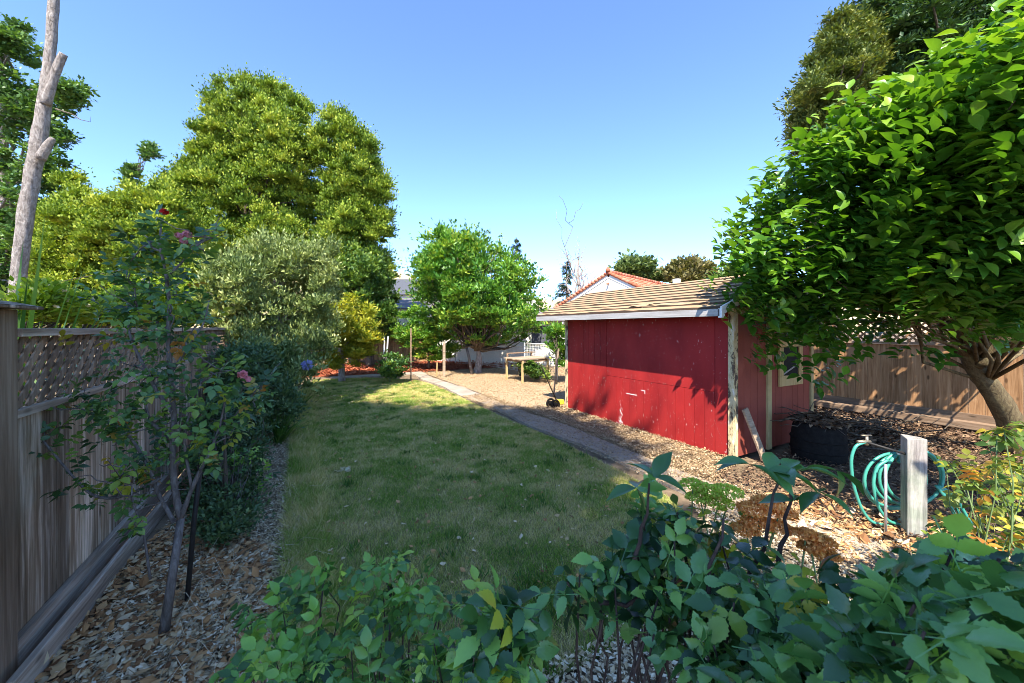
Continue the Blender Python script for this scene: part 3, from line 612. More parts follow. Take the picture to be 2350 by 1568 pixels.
# compost barrel with brush in the shade
def compost():
    c = np.array([6.03, 2.5, 0]); r = thing('compost_bin', 'dark round compost bin heaped with twigs at the end of the shed', 'bin', c)
    k = MB(); n = 28; prof = [(.29, 0), (.305, .12), (.30, .28), (.285, .42), (.25, .52), (.22, .52), (.22, .4)]
    V = [(c[0] + a * math.cos(6.2832 * i / n), c[1] + a * math.sin(6.2832 * i / n), z) for a, z in prof for i in range(n)]
    k.add(V, [(j * n + i, j * n + (i + 1) % n, (j + 1) * n + (i + 1) % n, (j + 1) * n + i) for j in range(len(prof) - 1) for i in range(n)]); k.smooth = True
    k.build('bin_body', M['rubber'], r)
    k = MB(); 
    for z in (.14, .28): k.tube([(c[0] + .306 * math.cos(a), c[1] + .306 * math.sin(a), z) for a in np.linspace(0, 6.2832, 25)], .01, 5)
    k.build('hoop', M['rubber'], r)
    k = MB(); x = np.clip(RNG.normal(size=(900, 2)) * .14, -.25, .25); P = np.stack([c[0] + x[:, 0], c[1] + x[:, 1], .47 + .10 * np.exp(-(x ** 2).sum(1) / .06) + .03 * RNG.random(900)], -1)
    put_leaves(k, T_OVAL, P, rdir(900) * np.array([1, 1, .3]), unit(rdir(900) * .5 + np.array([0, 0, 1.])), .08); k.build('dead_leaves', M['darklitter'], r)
    k = MB()
    for i in range(38):
        a = random.random() * 6.28; L = .3 + .4 * random.random(); p = c + np.array([random.gauss(0, .1), random.gauss(0, .1), .49]); q = p + np.array([math.cos(a) * L, math.sin(a) * L, random.uniform(-.12, .22)])
        k.tube(limb_pts(p, q, -.1, 5), np.linspace(.009, .003, 5), 5, random.random())
    k.build('twigs', M['barkd'], r)
    r = thing('brush_pile', 'tangled pile of dead branches between the compost bin and cedar fence', 'branches', (7.9, 2.9, 0))
    k = MB()
    for i in range(80):
        a = random.random() * 6.28; L = .3 + .6 * random.random(); p = np.array([7.9 + random.gauss(0, .42), 2.9 + random.gauss(0, .35), .03 + .13 * random.random()]); q = p + np.array([math.cos(a) * L, math.sin(a) * L, random.uniform(-.05, .15)])
        q[2] = max(q[2], .02); k.tube(limb_pts(p, q, -.1, 5), np.linspace(.012, .004, 5), 5, random.random())
    k.build('branches', M['barkd'], r)
    k = MB(); P = np.stack([7.9 + RNG.normal(size=1500) * .4, 2.9 + RNG.normal(size=1500) * .35, .02 + .12 * RNG.random(1500)], -1)
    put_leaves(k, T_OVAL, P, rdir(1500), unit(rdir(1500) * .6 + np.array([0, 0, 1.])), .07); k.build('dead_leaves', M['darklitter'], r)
compost()

# ================================================================== NEIGHBOUR HOUSES
def az(a): return np.array([math.sin(a), math.cos(a), 0.0])
def tile_house():
    A = W(1396, 628, 22.0); ridge_z = A[2]; rd = az(math.radians(70)); gd = az(math.radians(160))   # along the ridge; across the gable, towards us
    r = thing('tile_roof_house', 'cream gabled house with red clay tile roof beyond the red shed', 'house', (A[0], A[1], 0))
    pit = .52; Wl, Wr, L = 4.6, 4.6, 12.0; th = .12
    def pt(s, a, dz=0.0): return A + rd * a + gd * s + np.array([0, 0, -abs(s) * pit + dz])
    k = MB()   # gable wall
    g0 = [pt(-Wl + .4, .06, -.25), pt(Wr - .4, .06, -.25), pt(0, .06, -.25)]; base = [np.array([p[0], p[1], -.5]) for p in g0[:2]]
    k.add([g0[0], g0[2], g0[1], base[1], base[0]], [(0, 1, 4)]); k.add([g0[0], g0[2], g0[1], base[1], base[0]], [(1, 2, 3), (1, 3, 4)])
    k.build('gable_wall', M['stucco'], r)
    k = MB()
    for s in (-Wl + .4, Wr - .4):
        p, q = pt(s, .36), pt(s, L); z = p[2] - .25; k.add([(p[0], p[1], -.5), (q[0], q[1], -.5), (q[0], q[1], z), (p[0], p[1], z)], [(0, 1, 2, 3)])
    k.build('side_wall', M['stucco'], r)
    for s in (-1, 1):   # tiled slopes: rows of half round tiles running down the slope
        k = MB(); nrow = 58
        for j in range(nrow):
            a = j * L / nrow; w0 = L / nrow
            for c in range(11):
                s0, s1 = Wl * c / 11, Wl * (c + 1.08) / 11
                vv = []
                for (ss, lift) in ((s0, .0), (s1, .035)):
                    for q in range(5):
                        an = math.pi * q / 4; vv.append(pt(s * ss, a + w0 * (.5 - .5 * math.cos(an)), .02 + lift + .055 * math.sin(an)))
                k.add(vv, [(q, q + 1, q + 6, q + 5) if s < 0 else (q + 5, q + 6, q + 1, q) for q in range(4)], random.random())
        k.build('roof', M['tile'], r)
        k = MB()   # verge tiles on the gable edge
        for c in range(22):
            s0, s1 = Wl * c / 22, Wl * (c + 1.1) / 22; k.tube([pt(s * s0, -.02, .04), pt(s * s1, -.02, .08)], [.085, .1], 8, random.random())
        k.build('verge_tiles', M['tile'], r)
        k = MB(); k.beam(pt(s * .05, .035, -.13), pt(s * Wl, .035, -.13), .03, .2, rnd=.5); k.build('bargeboard', M['white'], r)
    k = MB()
    for c in range(30): k.tube([pt(0, c * .4, .1), pt(0, c * .4 + .43, .13)], [.1, .12], 8, random.random())
    k.build('ridge_tiles', M['tile'], r)
    k = MB(); p = pt(0, -.05, .1); k.tube([p, p + np.array([0, 0, .16]), p + np.array([0, 0, .28])], [.14, .12, .02], 8, .3); k.build('finial', M['tile'], r)
    for dz in (-.55, -1.15): k = MB(); p = pt(-.0, .05, dz); k.tube([p, p - rd * .22 - np.array([0, 0, .06])], .05, 8); k.build('vent_spout', M['tile'], r)
tile_house()
def low_house():
    r = thing('stucco_house', 'low white stucco building with grey roof behind the wire panels', 'house', G(1200, 850))
    p = W(1000, 751, 19.5); q = W(1330, 751, 17.2); p[2] = q[2] = 0; d = unit(q - p); nrm = np.array([d[1], -d[0], 0])
    if nrm @ p > 0: nrm = -nrm
    z1 = 2.02; k = MB(); L = np.linalg.norm(q - p)
    def bx(a0, a1, z0, zt, o0, o1, kb, rn=.5):
        P = [p + d * a + nrm * o for a, o in ((a0, o0), (a1, o0), (a1, o1), (a0, o1))]
        v = [(x[0], x[1], z0) for x in P] + [(x[0], x[1], zt) for x in P]; kb.add(v, [(3,2,1,0),(4,5,6,7),(0,1,5,4),(1,2,6,5),(2,3,7,6),(3,0,4,7)], rn)
    bx(0, L, -.3, z1, 0, -3.5, k); k.build('wall', M['stucco'], r)
    k = MB(); bx(L - 2.3, L - 1.0, .9, 1.9, .02, .05, k); wn = k.build('window', M['stuccocream'], r)
    k = MB(); bx(L - 2.2, L - 1.1, 1.0, 1.8, .055, .06, k); k.build('pane', M['slateroof'], wn)
    k = MB(); P = []
    for a, o, z in ((-.4, .5, z1 + .0), (L + .4, .5, z1 + .0), (L + .4, -1.8, z1 + .62), (-.4, -1.8, z1 + .62), (-.4, -4, z1), (L + .4, -4, z1)): x = p + d * a + nrm * o; P.append((x[0], x[1], z))
    P += [(x, y, z + .08) for x, y, z in P]
    k.add(P, [(0,3,2,1),(6,7,8,9),(0,1,7,6),(1,2,8,7),(2,5,11,8),(5,4,10,11),(4,3,9,10),(3,0,6,9),(9,8,11,10),(3,4,5,2)]); k.build('roof', M['greyroof'], r)
    for a in (1.5, 3.2, 4.9, 6.6):
        k = MB(); k.beam(p + d * a + nrm * .02 + [0, 0, z1 - .10], p + d * a + nrm * .46 + [0, 0, z1 - .06], .06, .1); k.build('rafter_end', M['white'], r)
    k = MB(); c = p + d * (L * .64) - nrm * 1.0; k.box((c[0] - .3, c[1] - .3, z1), (c[0] + .3, c[1] + .3, 3.15)); k.build('chimney', M['white'], r)
low_house()
def far_house(u0, u1, vr, ve, d, name_label, mat, wall=True, hip=.25, dr=4.0):
    a, b = W(u0, ve, d), W(u1, ve, d); c = W((u0 + u1) / 2, ve, d); r = thing('neighbour_house', name_label, 'house', (c[0], c[1], 0), 'houses behind the back garden')
    z = a[2]; zr = W(0, vr, d + dr)[2]; back = az(TH)
    a2, b2 = a + back * 2 * dr, b + back * 2 * dr; r0 = a + (b - a) * hip * .5 + back * dr; r1 = b - (b - a) * hip * .5 + back * dr; r0[2] = r1[2] = zr
    k = MB(); V = [a, b, b2, a2, r0, r1]; k.add(V, [(0, 1, 5, 4), (2, 3, 4, 5)]); k.add(V, [(1, 2, 5), (3, 0, 4)]); k.add([x - np.array([0, 0, .01]) for x in V[:4]], [(3, 2, 1, 0)]); k.build('roof', mat, r)
    e = .35; ins = [a + back * e + unit(b - a) * e, b + back * e - unit(b - a) * e, b2 - back * e - unit(b - a) * e, a2 - back * e + unit(b - a) * e]
    k = MB(); V = [(x[0], x[1], z - .02) for x in ins] + [(x[0], x[1], -.5) for x in ins]; k.add(V, [(0,4,5,1),(1,5,6,2),(2,6,7,3),(3,7,4,0)]); k.build('wall', M['stucco'], r)
far_house(800, 1150, 685, 708, 24, 'low house with plain grey roof and white wall left of the plum tree', M['greyroof'])
far_house(830, 1010, 641, 676, 38, 'distant house with dark slate roof below the straw coloured hill', M['slateroof'])
k = MB(); p = W(1553, 648, 11.0); k.tube([W(1553, 700, 11), W(1553, 652, 11)], .035, 10); k.tube([W(1553, 655, 11), W(1553, 641, 11)], [.11, .11], 12)
tag(k.build('roof_vent', M['white'], loc=(p[0], p[1], 0)), 'white capped vent pipe standing behind the shed ridge', 'vent')

# ================================================================== TREES
def trunk_path(pts, rad, mb, n=12, rough=.12):
    P = np.array(pts, float); m = len(P); t = np.linspace(0, m - 1, m * 4); Q = np.stack([np.interp(t, range(m), P[:, i]) for i in range(3)], -1)
    for _ in range(2): Q[1:-1] = (Q[:-2] + 2 * Q[1:-1] + Q[2:]) / 4
    mb.tube(Q, np.interp(t, range(m), rad), n, .5, rough); return Q
def tree(name, label, base, top, r0, polys, leafmat, barkmat, dfun, thick, ncl, clr, per, L, tm=T_MINI, k_limb=30, group=None, cat='tree', inset=5, up=.3, Wd=1., flat=.8, out=1., full=None, bend=None, rndc=.5, lr=.3, jit=.35, extra=None, lobe=None):
    r = thing(name, label, cat, (base[0], base[1], 0), group)
    tb = MB(); base = np.array(base, float); top = np.array(top, float); mid = (base + top) / 2 + (RNG.normal(size=3) * .03 * np.linalg.norm(top - base) if bend is None else np.array(bend)); 
    Q = trunk_path([base + [0, 0, -.05], base + (mid - base) * .5 + RNG.normal(size=3) * .01, mid, top], [r0 * 1.25, r0, r0 * .8, r0 * .35], tb)
    C = np.concatenate([(clumps(pl, dfun, thick, max(3, int(ncl * wt)), inset, full) if lobe is None else
                         lobed(pl, dfun, thick, max(3, int(lobe[0] * wt)), lobe[1], lobe[2], full=full)) for pl, wt in polys])
    limbs(tb, Q, C, k_limb, r0 * lr, rt=r0 * .05); tb.build('trunk', barkmat, r)
    lb = MB(); foliage(lb, C, clr, per, L, tm, Wd, up, out, flat=flat, rndc=rndc, jit=jit)
    if extra is not None: extra(lb)
    lb.build('crown', leafmat, r); return r, C
A1 = [(355,430),(395,385),(430,370),(450,330),(448,292),(480,268),(458,235),(490,208),(530,205),(562,172),(580,195),(620,200),(650,215),(690,215),(715,250),(730,300),(728,350),(735,400),(735,470),(738,540),(720,640),(640,680),(560,680),(480,660),(400,640),(340,600),(320,520)]
tree('evergreen_tree', 'tallest broad golden green evergreen rising over the left border', W(580, 860, 20), W(575, 215, 20), .32, [(A1, 1)], M['bigleaf'], M['barkd'], 20, 3.4, 560, .32, 330, .115, T_MINI, 60, lobe=(110, .9, 11), group= 'evergreens behind the left border', up=.9, flat=1.35)
B1 = [(735,262),(760,243),(785,270),(815,268),(845,300),(860,350),(866,400),(890,398),(896,470),(905,520),(897,575),(907,640),(880,690),(800,670),(730,650),(718,500),(732,420),(725,340)]
tree('evergreen_tree', 'narrower golden green evergreen joined to the right side of the tallest one', W(815, 860, 19), W(810, 275, 19), .25, [(B1, 1)], M['bigleaf'], M['barkd'], 19, 2.2, 300, .30, 330, .11, T_MINI, 40, lobe=(62, .8, 11), group= 'evergreens behind the left border', up=.9, flat=1.35)
C1 = [(70,640),(90,560),(110,490),(150,425),(180,425),(200,460),(250,458),(300,438),(340,430),(380,430),(430,500),(480,600),(480,700),(300,760),(60,760)]
tree('evergreen_tree', 'lower yellow green evergreen mass between the bare trunk and tallest evergreen', W(260, 850, 13.5), W(260, 480, 13.5), .2, [(C1, 1)], M['hedgeleaf'], M['barkd'], 13.5, 1.8, 420, .27, 330, .09, T_MINI, 40, lobe=(100, .6, 10), group= 'evergreens behind the left border', up=.7, flat=1.2)
tree('slender_tree', 'slim treetop with two leaf tufts poking above the evergreens', W(330, 800, 24), W(318, 400, 24), .09, [([(285,388),(302,378),(322,392),(312,425),(290,428)], .5), ([(322,348),(345,334),(363,350),(350,372),(328,368)], .4), ([(288,400),(305,430),(310,440),(290,430)], .2)], M['treel'], M['barkd'], 24, .5, 34, .28, 46, .22, T_MINI, 20, inset=2)
E1 = [(740,640),(765,590),(800,560),(845,572),(878,600),(885,640),(905,690),(918,760),(910,790),(870,790),(800,790),(750,720)]
tree('bay_tree', 'mid green dense tree right of the olive before the back fence', W(850, 838, 17), W(850, 620, 17), .16, [(E1, 1)], M['midleaf'], M['barkd'], 17, 1.8, 260, .27, 90, .14, T_MINI, 30, flat=1.3, lobe=(50, .6, 10), up=.5, Wd=.9)
F1 = [(455,640),(500,600),(560,585),(590,560),(640,545),(680,568),(740,560),(770,620),(790,700),(765,740),(765,800),(745,850),(715,900),(650,935),(600,945),(560,900),(530,860),(515,760),(470,700)]
def olive_shoots(lb):
    for _ in range(90):
        u0 = 480 + 290 * RNG.random(); v0 = 565 + .18 * abs(u0 - 640) + 60 * RNG.random(); a = W(u0, v0, olive_d(u0, v0) - .3 + .6 * RNG.random()); b = a + np.array([.12 * RNG.normal(), .12 * RNG.normal(), .22 + .22 * RNG.random()]); P = a + (b - a) * np.linspace(0, 1, 26)[:, None]
        put_leaves(lb, T_MSLIM, P, rdir(26) * .8 + unit(b - a), rdir(26), .075, 1.2)
def olive_d(u, v): return 9.2 - 2.2 * max(0, (v - 760) / 180) - 1.6 * max(0, (640 - u) / 180)
tree('olive_tree', 'silvery grey green olive tree overhanging the border', (-.55, 9.0, 0), W(650, 600, 9.0), .10, [(F1, 1)], M['olive'], M['bark'], olive_d, 1.2, 620, .16, 75, .085, T_MSLIM, 60, flat=1.6, lobe=(130, .34, 8), up=.6, Wd=1.25, inset=6, out=.8, rndc=.4, extra=olive_shoots)
G1 = [(700,720),(740,705),(800,690),(845,700),(868,735),(876,780),(862,815),(810,850),(750,852),(705,800)]
tree('citrus_tree', 'rounded yellow green citrus tree at the far left corner of the lawn', W(785, 872, 12.3), W(790, 740, 12.3), .09, [(G1, 1)], M['citrus'], M['bark'], 12.2, 1.1, 190, .17, 60, .11, T_MINI, 30, lobe=(42, .38, 9), up=.3, Wd=.7, full=40)
# plum tree: vase of limbs and whippy shoots
L1 = [(960,600),(965,545),(1010,535),(1045,520),(1090,550),(1130,555),(1170,590),(1205,625),(1238,655),(1232,715),(1242,752),(1205,785),(1155,800),(1110,818),(1075,805),(1040,795),(990,775),(1000,740),(958,690),(938,640)]
def shoots(lb):
    for (u0, v0, u1, v1) in ((1010,560,968,520),(1050,550,1042,505),(1090,570,1095,515),(990,600,930,575),(975,640,918,612),(1140,580,1150,540),(1170,610,1185,575),(1215,660,1236,610),(1225,700,1262,680),(1000,580,940,540),(1230,740,1272,742),(960,690,920,668),(1110,560,1122,528),(1195,780,1218,800),(1190,630,1212,600)):
        a, b = W(u0, v0, 14.6), W(u1, v1, 14.6); P = a + (b - a) * np.linspace(0, 1, 22)[:, None] + RNG.normal(size=(22, 3)) * .05
        put_leaves(lb, T_MINI, P, rdir(22) + unit(b - a) * .8, rdir(22), .13)
r, C = tree('plum_tree', 'vase shaped bright green plum tree in the middle of the back garden', W(1096, 858, 14.6), W(1096, 790, 14.6), .14, [(L1, 1)], M['plum'], M['bark'], 14.6, 1.9, 520, .22, 42, .15, T_MINI, 0, flat=1.3, lobe=(85, .6, 10), up=.5, Wd=.75, extra=shoots)
tb = MB(); fork = W(1096, 800, 14.6)
for i in RNG.permutation(len(C))[:70]: tb.tube(limb_pts(fork + RNG.normal(size=3) * .05, C[i], .18), np.linspace(.055, .008, 6), 6, .5, .2)
for (u1, v1) in ((1010,535),(1045,520),(1130,555),(1205,640),(960,600),(1200,780),(1160,800)): tb.tube(limb_pts(fork, W(u1, v1, 14.6), .15), np.linspace(.075, .006, 6), 6)
tb.build('limbs', M['barkd'], r)
k = MB(); k.tube([W(1083, 860, 14.2), W(1076, 820, 14.3), W(1070, 795, 14.4)], [.06, .055, .05], 8); tag(k.build('leaning_stump', M['cane'], loc=W(1083, 860, 14.2)), 'reddish leaning stem just left of the plum tree trunk', 'stump')
# young tree left of the plum
tree('fruit_shrub', 'bushy bright green shrub left of the plum tree in red mulch', W(985, 842, 15.8), W(985, 790, 15.8), .05, [([(905,770),(912,735),(940,708),(995,708),(1040,750),(1050,800),(1035,828),(990,832),(945,825),(925,800)], 1)], M['plum'], M['barkd'], 15.8, .9, 190, .25, 90, .12, T_MINI, 20, cat='shrub', Wd=.8)
tree('rose_shrub', 'small rounded dark leaved rose bush at the far edge of the lawn', W(895, 872, 12.0), W(895, 850, 12), .03, [([(868,830),(885,815),(915,813),(935,830),(932,858),(905,872),(880,868),(862,850)], 1)], M['roseold'], M['stemgreen'], 12, .4, 60, .13, 60, .075, T_MINI, 20, cat='shrub', Wd=1.2, inset=3)
# bare pale trunk tree and the leafy tree behind it
def pollard():
    r = thing('pollarded_tree', 'tall leaning grey trunk with lopped limbs at the left edge', 'tree', W(30, 800, 10)[:2].tolist() + [0])
    k = MB(); pts = [(28,830,42),(40,640,40),(58,500,42),(84,350,42),(104,232,38),(114,130,30),(122,30,29),(128,-80,28)]
    P = [W(u, v, 10) for u, v, _ in pts]; trunk_path(P, [a / 2 / F * 6.3 for _, _, a in pts], k, 18, .22)
    k.build('trunk', M['bark'], r)
    k = MB(); trunk_path([W(105, 240, 9.95), W(122, 180, 9.95), W(138, 140, 9.95), W(146, 124, 9.95)], [.10, .095, .09, .08], k, 12, .1); k.build('lopped_limb', M['bark'], r)
    k = MB(); trunk_path([W(92, 365, 9.9), W(112, 330, 9.9), W(122, 318, 9.9)], [.11, .09, .06], k, 10, .1); k.build('lopped_limb', M['bark'], r)
    k = MB(); k.tube([W(128, 250, 9.8), W(165, 262, 9.8), W(185, 275, 9.8), W(207, 280, 9.8), W(207, 268, 9.8)], [.02, .014, .010, .007, .004], 5); k.build('bare_twig', M['barkd'], r)
pollard()
Q1 = [([(-60,50),(30,45),(60,70),(80,110),(100,165),(60,160),(30,130),(25,200),(-60,240)], .22), ([(-60,210),(10,180),(40,215),(80,240),(95,300),(60,330),(20,300),(-60,290)], .25), ([(60,200),(110,195),(100,260),(120,330),(70,320),(55,240)], .12),
      ([(130,205),(165,195),(208,205),(200,230),(160,245),(165,270),(135,280),(120,240)], .14), ([(125,290),(145,310),(150,330),(125,340)], .05), ([(-60,330),(60,300),(130,360),(142,430),(120,520),(90,600),(100,660),(-60,700)], .8)]
tree('leafy_tree', 'airy green leafed tree with pale limbs behind the lopped grey trunk', W(-10, 830, 16), W(10, 60, 16), .25, Q1, M['treel'], M['bark'], 16, 1.6, 400, .25, 44, .15, T_MINI, 55, flat=1.1, lobe=(62, .48, 7), inset=4, up=-.1, Wd=1.1)
# dark tall trees at the right
J1 = [(1975,-80),(1980,10),(1950,90),(1985,200),(2040,260),(2140,330),(2440,330),(2440,-80)]
tree('dark_evergreen', 'tall very dark evergreen filling the upper right corner', W(2150, 900, 11.5), W(2200, 60, 11.5), .35, [(J1, 1)], M['darktree'], M['barkd'], 11.5, 2.2, 460, .27, 110, .14, T_MINI, 50, lobe=(85, .75, 10), group= 'evergreens at the right', up=.1, Wd=.8)
J2 = [(1812,320),(1822,230),(1850,185),(1868,115),(1900,55),(1950,28),(2000,40),(2030,120),(2010,220),(1990,300),(1960,360),(1880,370),(1830,355)]
tree('olive_evergreen', 'olive green evergreen left of the very dark one', W(1930, 900, 10.3), W(1940, 100, 10.3), .25, [(J2, 1)], M['laurel'], M['barkd'], 10.3, 1.1, 330, .20, 120, .11, T_MINI, 40, lobe=(55, .5, 10), group= 'evergreens at the right', up=-.1, Wd=.55, inset=4, flat=1.3)
# broad leaved tree in front
K1 = [(1678,530),(1705,500),(1750,445),(1790,412),(1830,352),(1880,300),(1930,272),(2000,250),(2060,230),(2150,190),(2240,130),(2330,62),(2440,20),(2440,720),(2340,730),(2250,700),(2180,725),(2100,715),(2000,740),(1940,775),(1890,815),(1850,785),(1800,800),(1762,765),(1735,735),(1700,700),(1712,650),(1690,600)]
def pers_d(u, v): return 4.72 - 1.6 * (u - 1680) / 700 + .35 * max(0, (v - 600) / 200) - .2 * max(0, (500 - v) / 300)
def persimmon():
    base = W(2312, 1035, 5.35); base[2] = 0; r = thing('broadleaf_tree', 'broad glossy leaved tree arching over the shed from the right', 'tree', base)
    k = MB(); pts = [(2345, 1070, 5.2, .15), (2318, 960, 5.15, .125), (2272, 890, 5.1, .115), (2232, 830, 5.0, .105), (2205, 760, 4.9, .095), (2175, 690, 4.7, .075), (2140, 600, 4.4, .05)]
    P = [W(a, b, c) for a, b, c, _ in pts]; P[0][2] = -.05; Q = trunk_path(P, [q[3] for q in pts], k, 14, .16)
    C = lobed(K1, pers_d, .6, 150, .34, 7, inset=18, full=130)
    SH = np.concatenate([W(u, v, pers_d(u, v) + RNG.normal() * .2)[None] for u, v in ((1700,470),(1690,560),(1722,455),(1765,395),(1800,365),(1815,400),(1850,310),(1905,262),(1950,245),(2030,215),(2090,190),(2170,150),(2215,120),(2300,60),(1745,770),(1790,835),(1835,830),(1760,800),(1905,835),(1920,870),(2150,770),(2165,800),(2235,740),(1975,800))]); C = np.concatenate([C, SH])
    # boughs reaching out over the hose post, right of the picture
    KE = np.stack([3.3 + 2.2 * RNG.random(700), -1.4 + 2.6 * RNG.random(700), 2.5 + 1.6 * RNG.random(700)], -1); dk = KE[:, 0] * SN + KE[:, 1] * CS; uk = CU + F * (KE[:, 0] * CS - KE[:, 1] * SN) / dk
    KE = KE[(dk > .2) & (uk > 2470)][:150]; C = np.concatenate([C, KE])
    KD = [(1930, 420), (2050, 320), (2250, 240), (2500, 150), (2620, 300), (2620, 690), (2450, 700), (2250, 670), (2050, 690), (1950, 620)]
    C = np.concatenate([C, lobed(KD, lambda u, v: 5.9, .9, 40, .45, 7, inset=20, full=150)])
    forks = np.array(Q[10:]); 
    for i in RNG.permutation(len(C))[:110]:
        f = forks[RNG.integers(len(forks))]; k.tube(limb_pts(f, C[i], -.15), np.linspace(.024, .005, 6), 6, .5, .2)
    k.tube(limb_pts(Q[13], W(2330, 740, 4.6), .1), np.linspace(.09, .05, 6), 8); _l=0
    k.build('trunk', M['barkm'], r)
    # each clump is a shoot with a whorl of large leaves
    lb = MB(); n = 14; m = len(C); c = np.repeat(C, n, 0); ax = unit(rdir(m) * .55 + np.array([-.12, -.35, .75])); A = np.repeat(ax, n, 0)
    s = np.tile(np.linspace(-.30, .12, n), m)[:, None] * np.repeat(np.where((C[:, 2] > 2.6) & (RNG.random(m) < .45), 1.7, .9), n)[:, None]; o = rdir(m * n); o = unit(o - A * (o * A).sum(1, keepdims=True))
    P = c + A * s + o * .012; D = unit(o + A * (.35 + .9 * (s + .3)) + np.array([0, 0, -.18])); N = unit(A * 1.0 + rdir(m * n) * .3 + np.array([0, 0, .4]))
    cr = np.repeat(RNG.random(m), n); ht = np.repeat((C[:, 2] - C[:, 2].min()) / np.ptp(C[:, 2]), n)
    rnd = np.clip(.25 * cr + .35 * RNG.random(m * n) + .32 * ht ** 1.5 + .25 * (s[:, 0] > .03), 0, 1)  # higher leaves coloured lighter, painting sunlight onto the crown top
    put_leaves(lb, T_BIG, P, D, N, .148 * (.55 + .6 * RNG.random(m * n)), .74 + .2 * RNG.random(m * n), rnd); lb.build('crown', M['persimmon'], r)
persimmon()
# big trees over and behind the viewer that shade the lawn
def shade_tree(label, base, poly, n, z0, z1, topz):
    r = thing('shade_tree', label, 'tree', (base[0], base[1], 0), 'tall trees outside the picture'); x, y = sample(poly, n, .1); z = z0 + (z1 - z0) * RNG.random(n); t_ = z / SUN.z
    C = np.stack([x + SUN.x * t_, y + SUN.y * t_, z], -1); tb = MB(); top = np.array([*C.mean(0)[:2], topz])
    b = np.array([base[0], base[1], 0.]); Q = trunk_path([b, b * .6 + top * .4, top], [.4, .3, .12], tb); limbs(tb, Q, C, 40, .1); tb.build('trunk', M['barkd'], r)
    lb = MB(); foliage(lb, C, .75, 130, .24, T_MINI, 1.2, flat=.6); lb.build('crown', M['treel'], r)
shade_tree('tall tree behind the viewer shading the near lawn', (-9, -11), [(-.7, -2), (-.7, 5.3), (4.25, 5.0), (3.9, 4.2), (2.8, 3.2), (2.6, 1.5), (2.3, 0), (2.0, -2)], 185, 14.5, 18, 16.5)
shade_tree('tall tree to the left of the viewer shading the far lawn', (-9, -5.0), [(-.7, 5.2), (-.5, 9.6), (.8, 9.3), (1.8, 8.5), (2.2, 7.6), (2.9, 7.3), (4.2, 6.4), (4.25, 5.2), (4.0, 4.8)], 120, 15, 18, 16.5)

# far trees
def conifer(label, u, vt, vb, d, hw, n=46, mat='conifer'):
    b = W(u, vb, d); t = W(u, vt, d); r = thing('conifer', label, 'tree', (b[0], b[1], 0), 'distant conifers'); k = MB(); k.tube([(b[0], b[1], 0), tuple(t)], [.22, .03], 7); k.build('trunk', M['barkd'], r)
    R = hw / F * d; lb = MB(); 
    for i in range(n):
        f = (i + .5) / n; z = t[2] + (b[2] - t[2]) * f; L = R * (f ** .8) * random.uniform(.55, 1.1) + .1; a = random.random() * 6.28; m = max(14, int(60 * f + 14)); s = np.linspace(.1, 1, m)
        P = np.stack([b[0] + math.cos(a) * L * s, b[1] + math.sin(a) * L * s, z + .1 * L - .28 * L * s * s], -1) + RNG.normal(size=(m, 3)) * .08
        D = rdir(m) * .8 + np.array([math.cos(a), math.sin(a), -.3]); put_leaves(lb, T_SPRAY, P, D, unit(rdir(m) * .4 + np.array([0, 0, 1.])), .34, 1.0)
    lb.build('crown', M[mat], r)
conifer('dark pointed conifer far behind the right side of the plum tree', 1186, 548, 700, 38, 50, 34)
conifer('dark conifer far off left of the bare tree', 1300, 600, 735, 38, 46, 40)
def bare_tree():
    b = W(1325, 750, 34); r = thing('bare_tree', 'leafless pale dead tree beside the far conifer', 'tree', (b[0], b[1], 0)); k = MB(); d = 34
    k.tube([(b[0], b[1], 0), tuple(W(1322, 700, d)), tuple(W(1330, 660, d)), tuple(W(1326, 630, d)), tuple(W(1327, 590, d))], [.3, .22, .17, .12, .04], 7)
    def br(p, q, r0, lv):
        P = limb_pts(p, q, -.1, 5, .08); k.tube(P, np.linspace(r0, r0 * .35, 5), 5)
        if lv > 0:
            for _ in range(3):
                s = P[RNG.integers(2, 5)]; dd = (q - p) * .55 + RNG.normal(size=3) * np.linalg.norm(q - p) * .28; dd[2] = abs(dd[2]); br(s, s + dd, r0 * .5, lv - 1)
    for (u0, v0, u1, v1) in ((1324,690,1312,620),(1328,660,1310,605),(1326,640,1334,600),(1330,665,1345,630),(1322,700,1300,650)): br(W(u0, v0, d), W(u1, v1, d), .1, 2)
    k.build('trunk', M['bark'], r)
    k = MB(); br2 = k; P = [W(1340, 700, d), W(1350, 665, d), W(1357, 645, d), W(1372, 628, d)]; k.tube(P, [.1, .08, .05, .02], 5); k.tube([W(1352, 660, d), W(1348, 640, d), W(1352, 622, d)], [.05, .03, .015], 5); k.build('side_branch', M['bark'], r)
bare_tree()
tree('pine_tree', 'flat topped green pine far behind the tile roof', W(1462, 760, 45), W(1462, 615, 45), .35, [([(1420,618),(1432,600),(1455,594),(1480,600),(1494,612),(1492,632),(1470,640),(1440,638),(1418,632)], 1), ([(1490,634),(1520,632),(1540,640),(1545,650),(1490,650)], .3)], M['pine'], M['barkd'], 45, 2.0, 90, .75, 70, .5, T_MINI, 24, inset=3)
tree('domed_tree', 'domed brownish green tree far behind the shed ridge', W(1590, 760, 42), W(1590, 625, 42), .4, [([(1538,640),(1545,612),(1570,603),(1600,602),(1628,612),(1642,640),(1630,665),(1545,665)], 1)], M['pinebrown'], M['barkd'], 42, 2.2, 120, .75, 80, .5, T_MINI, 24, inset=3)
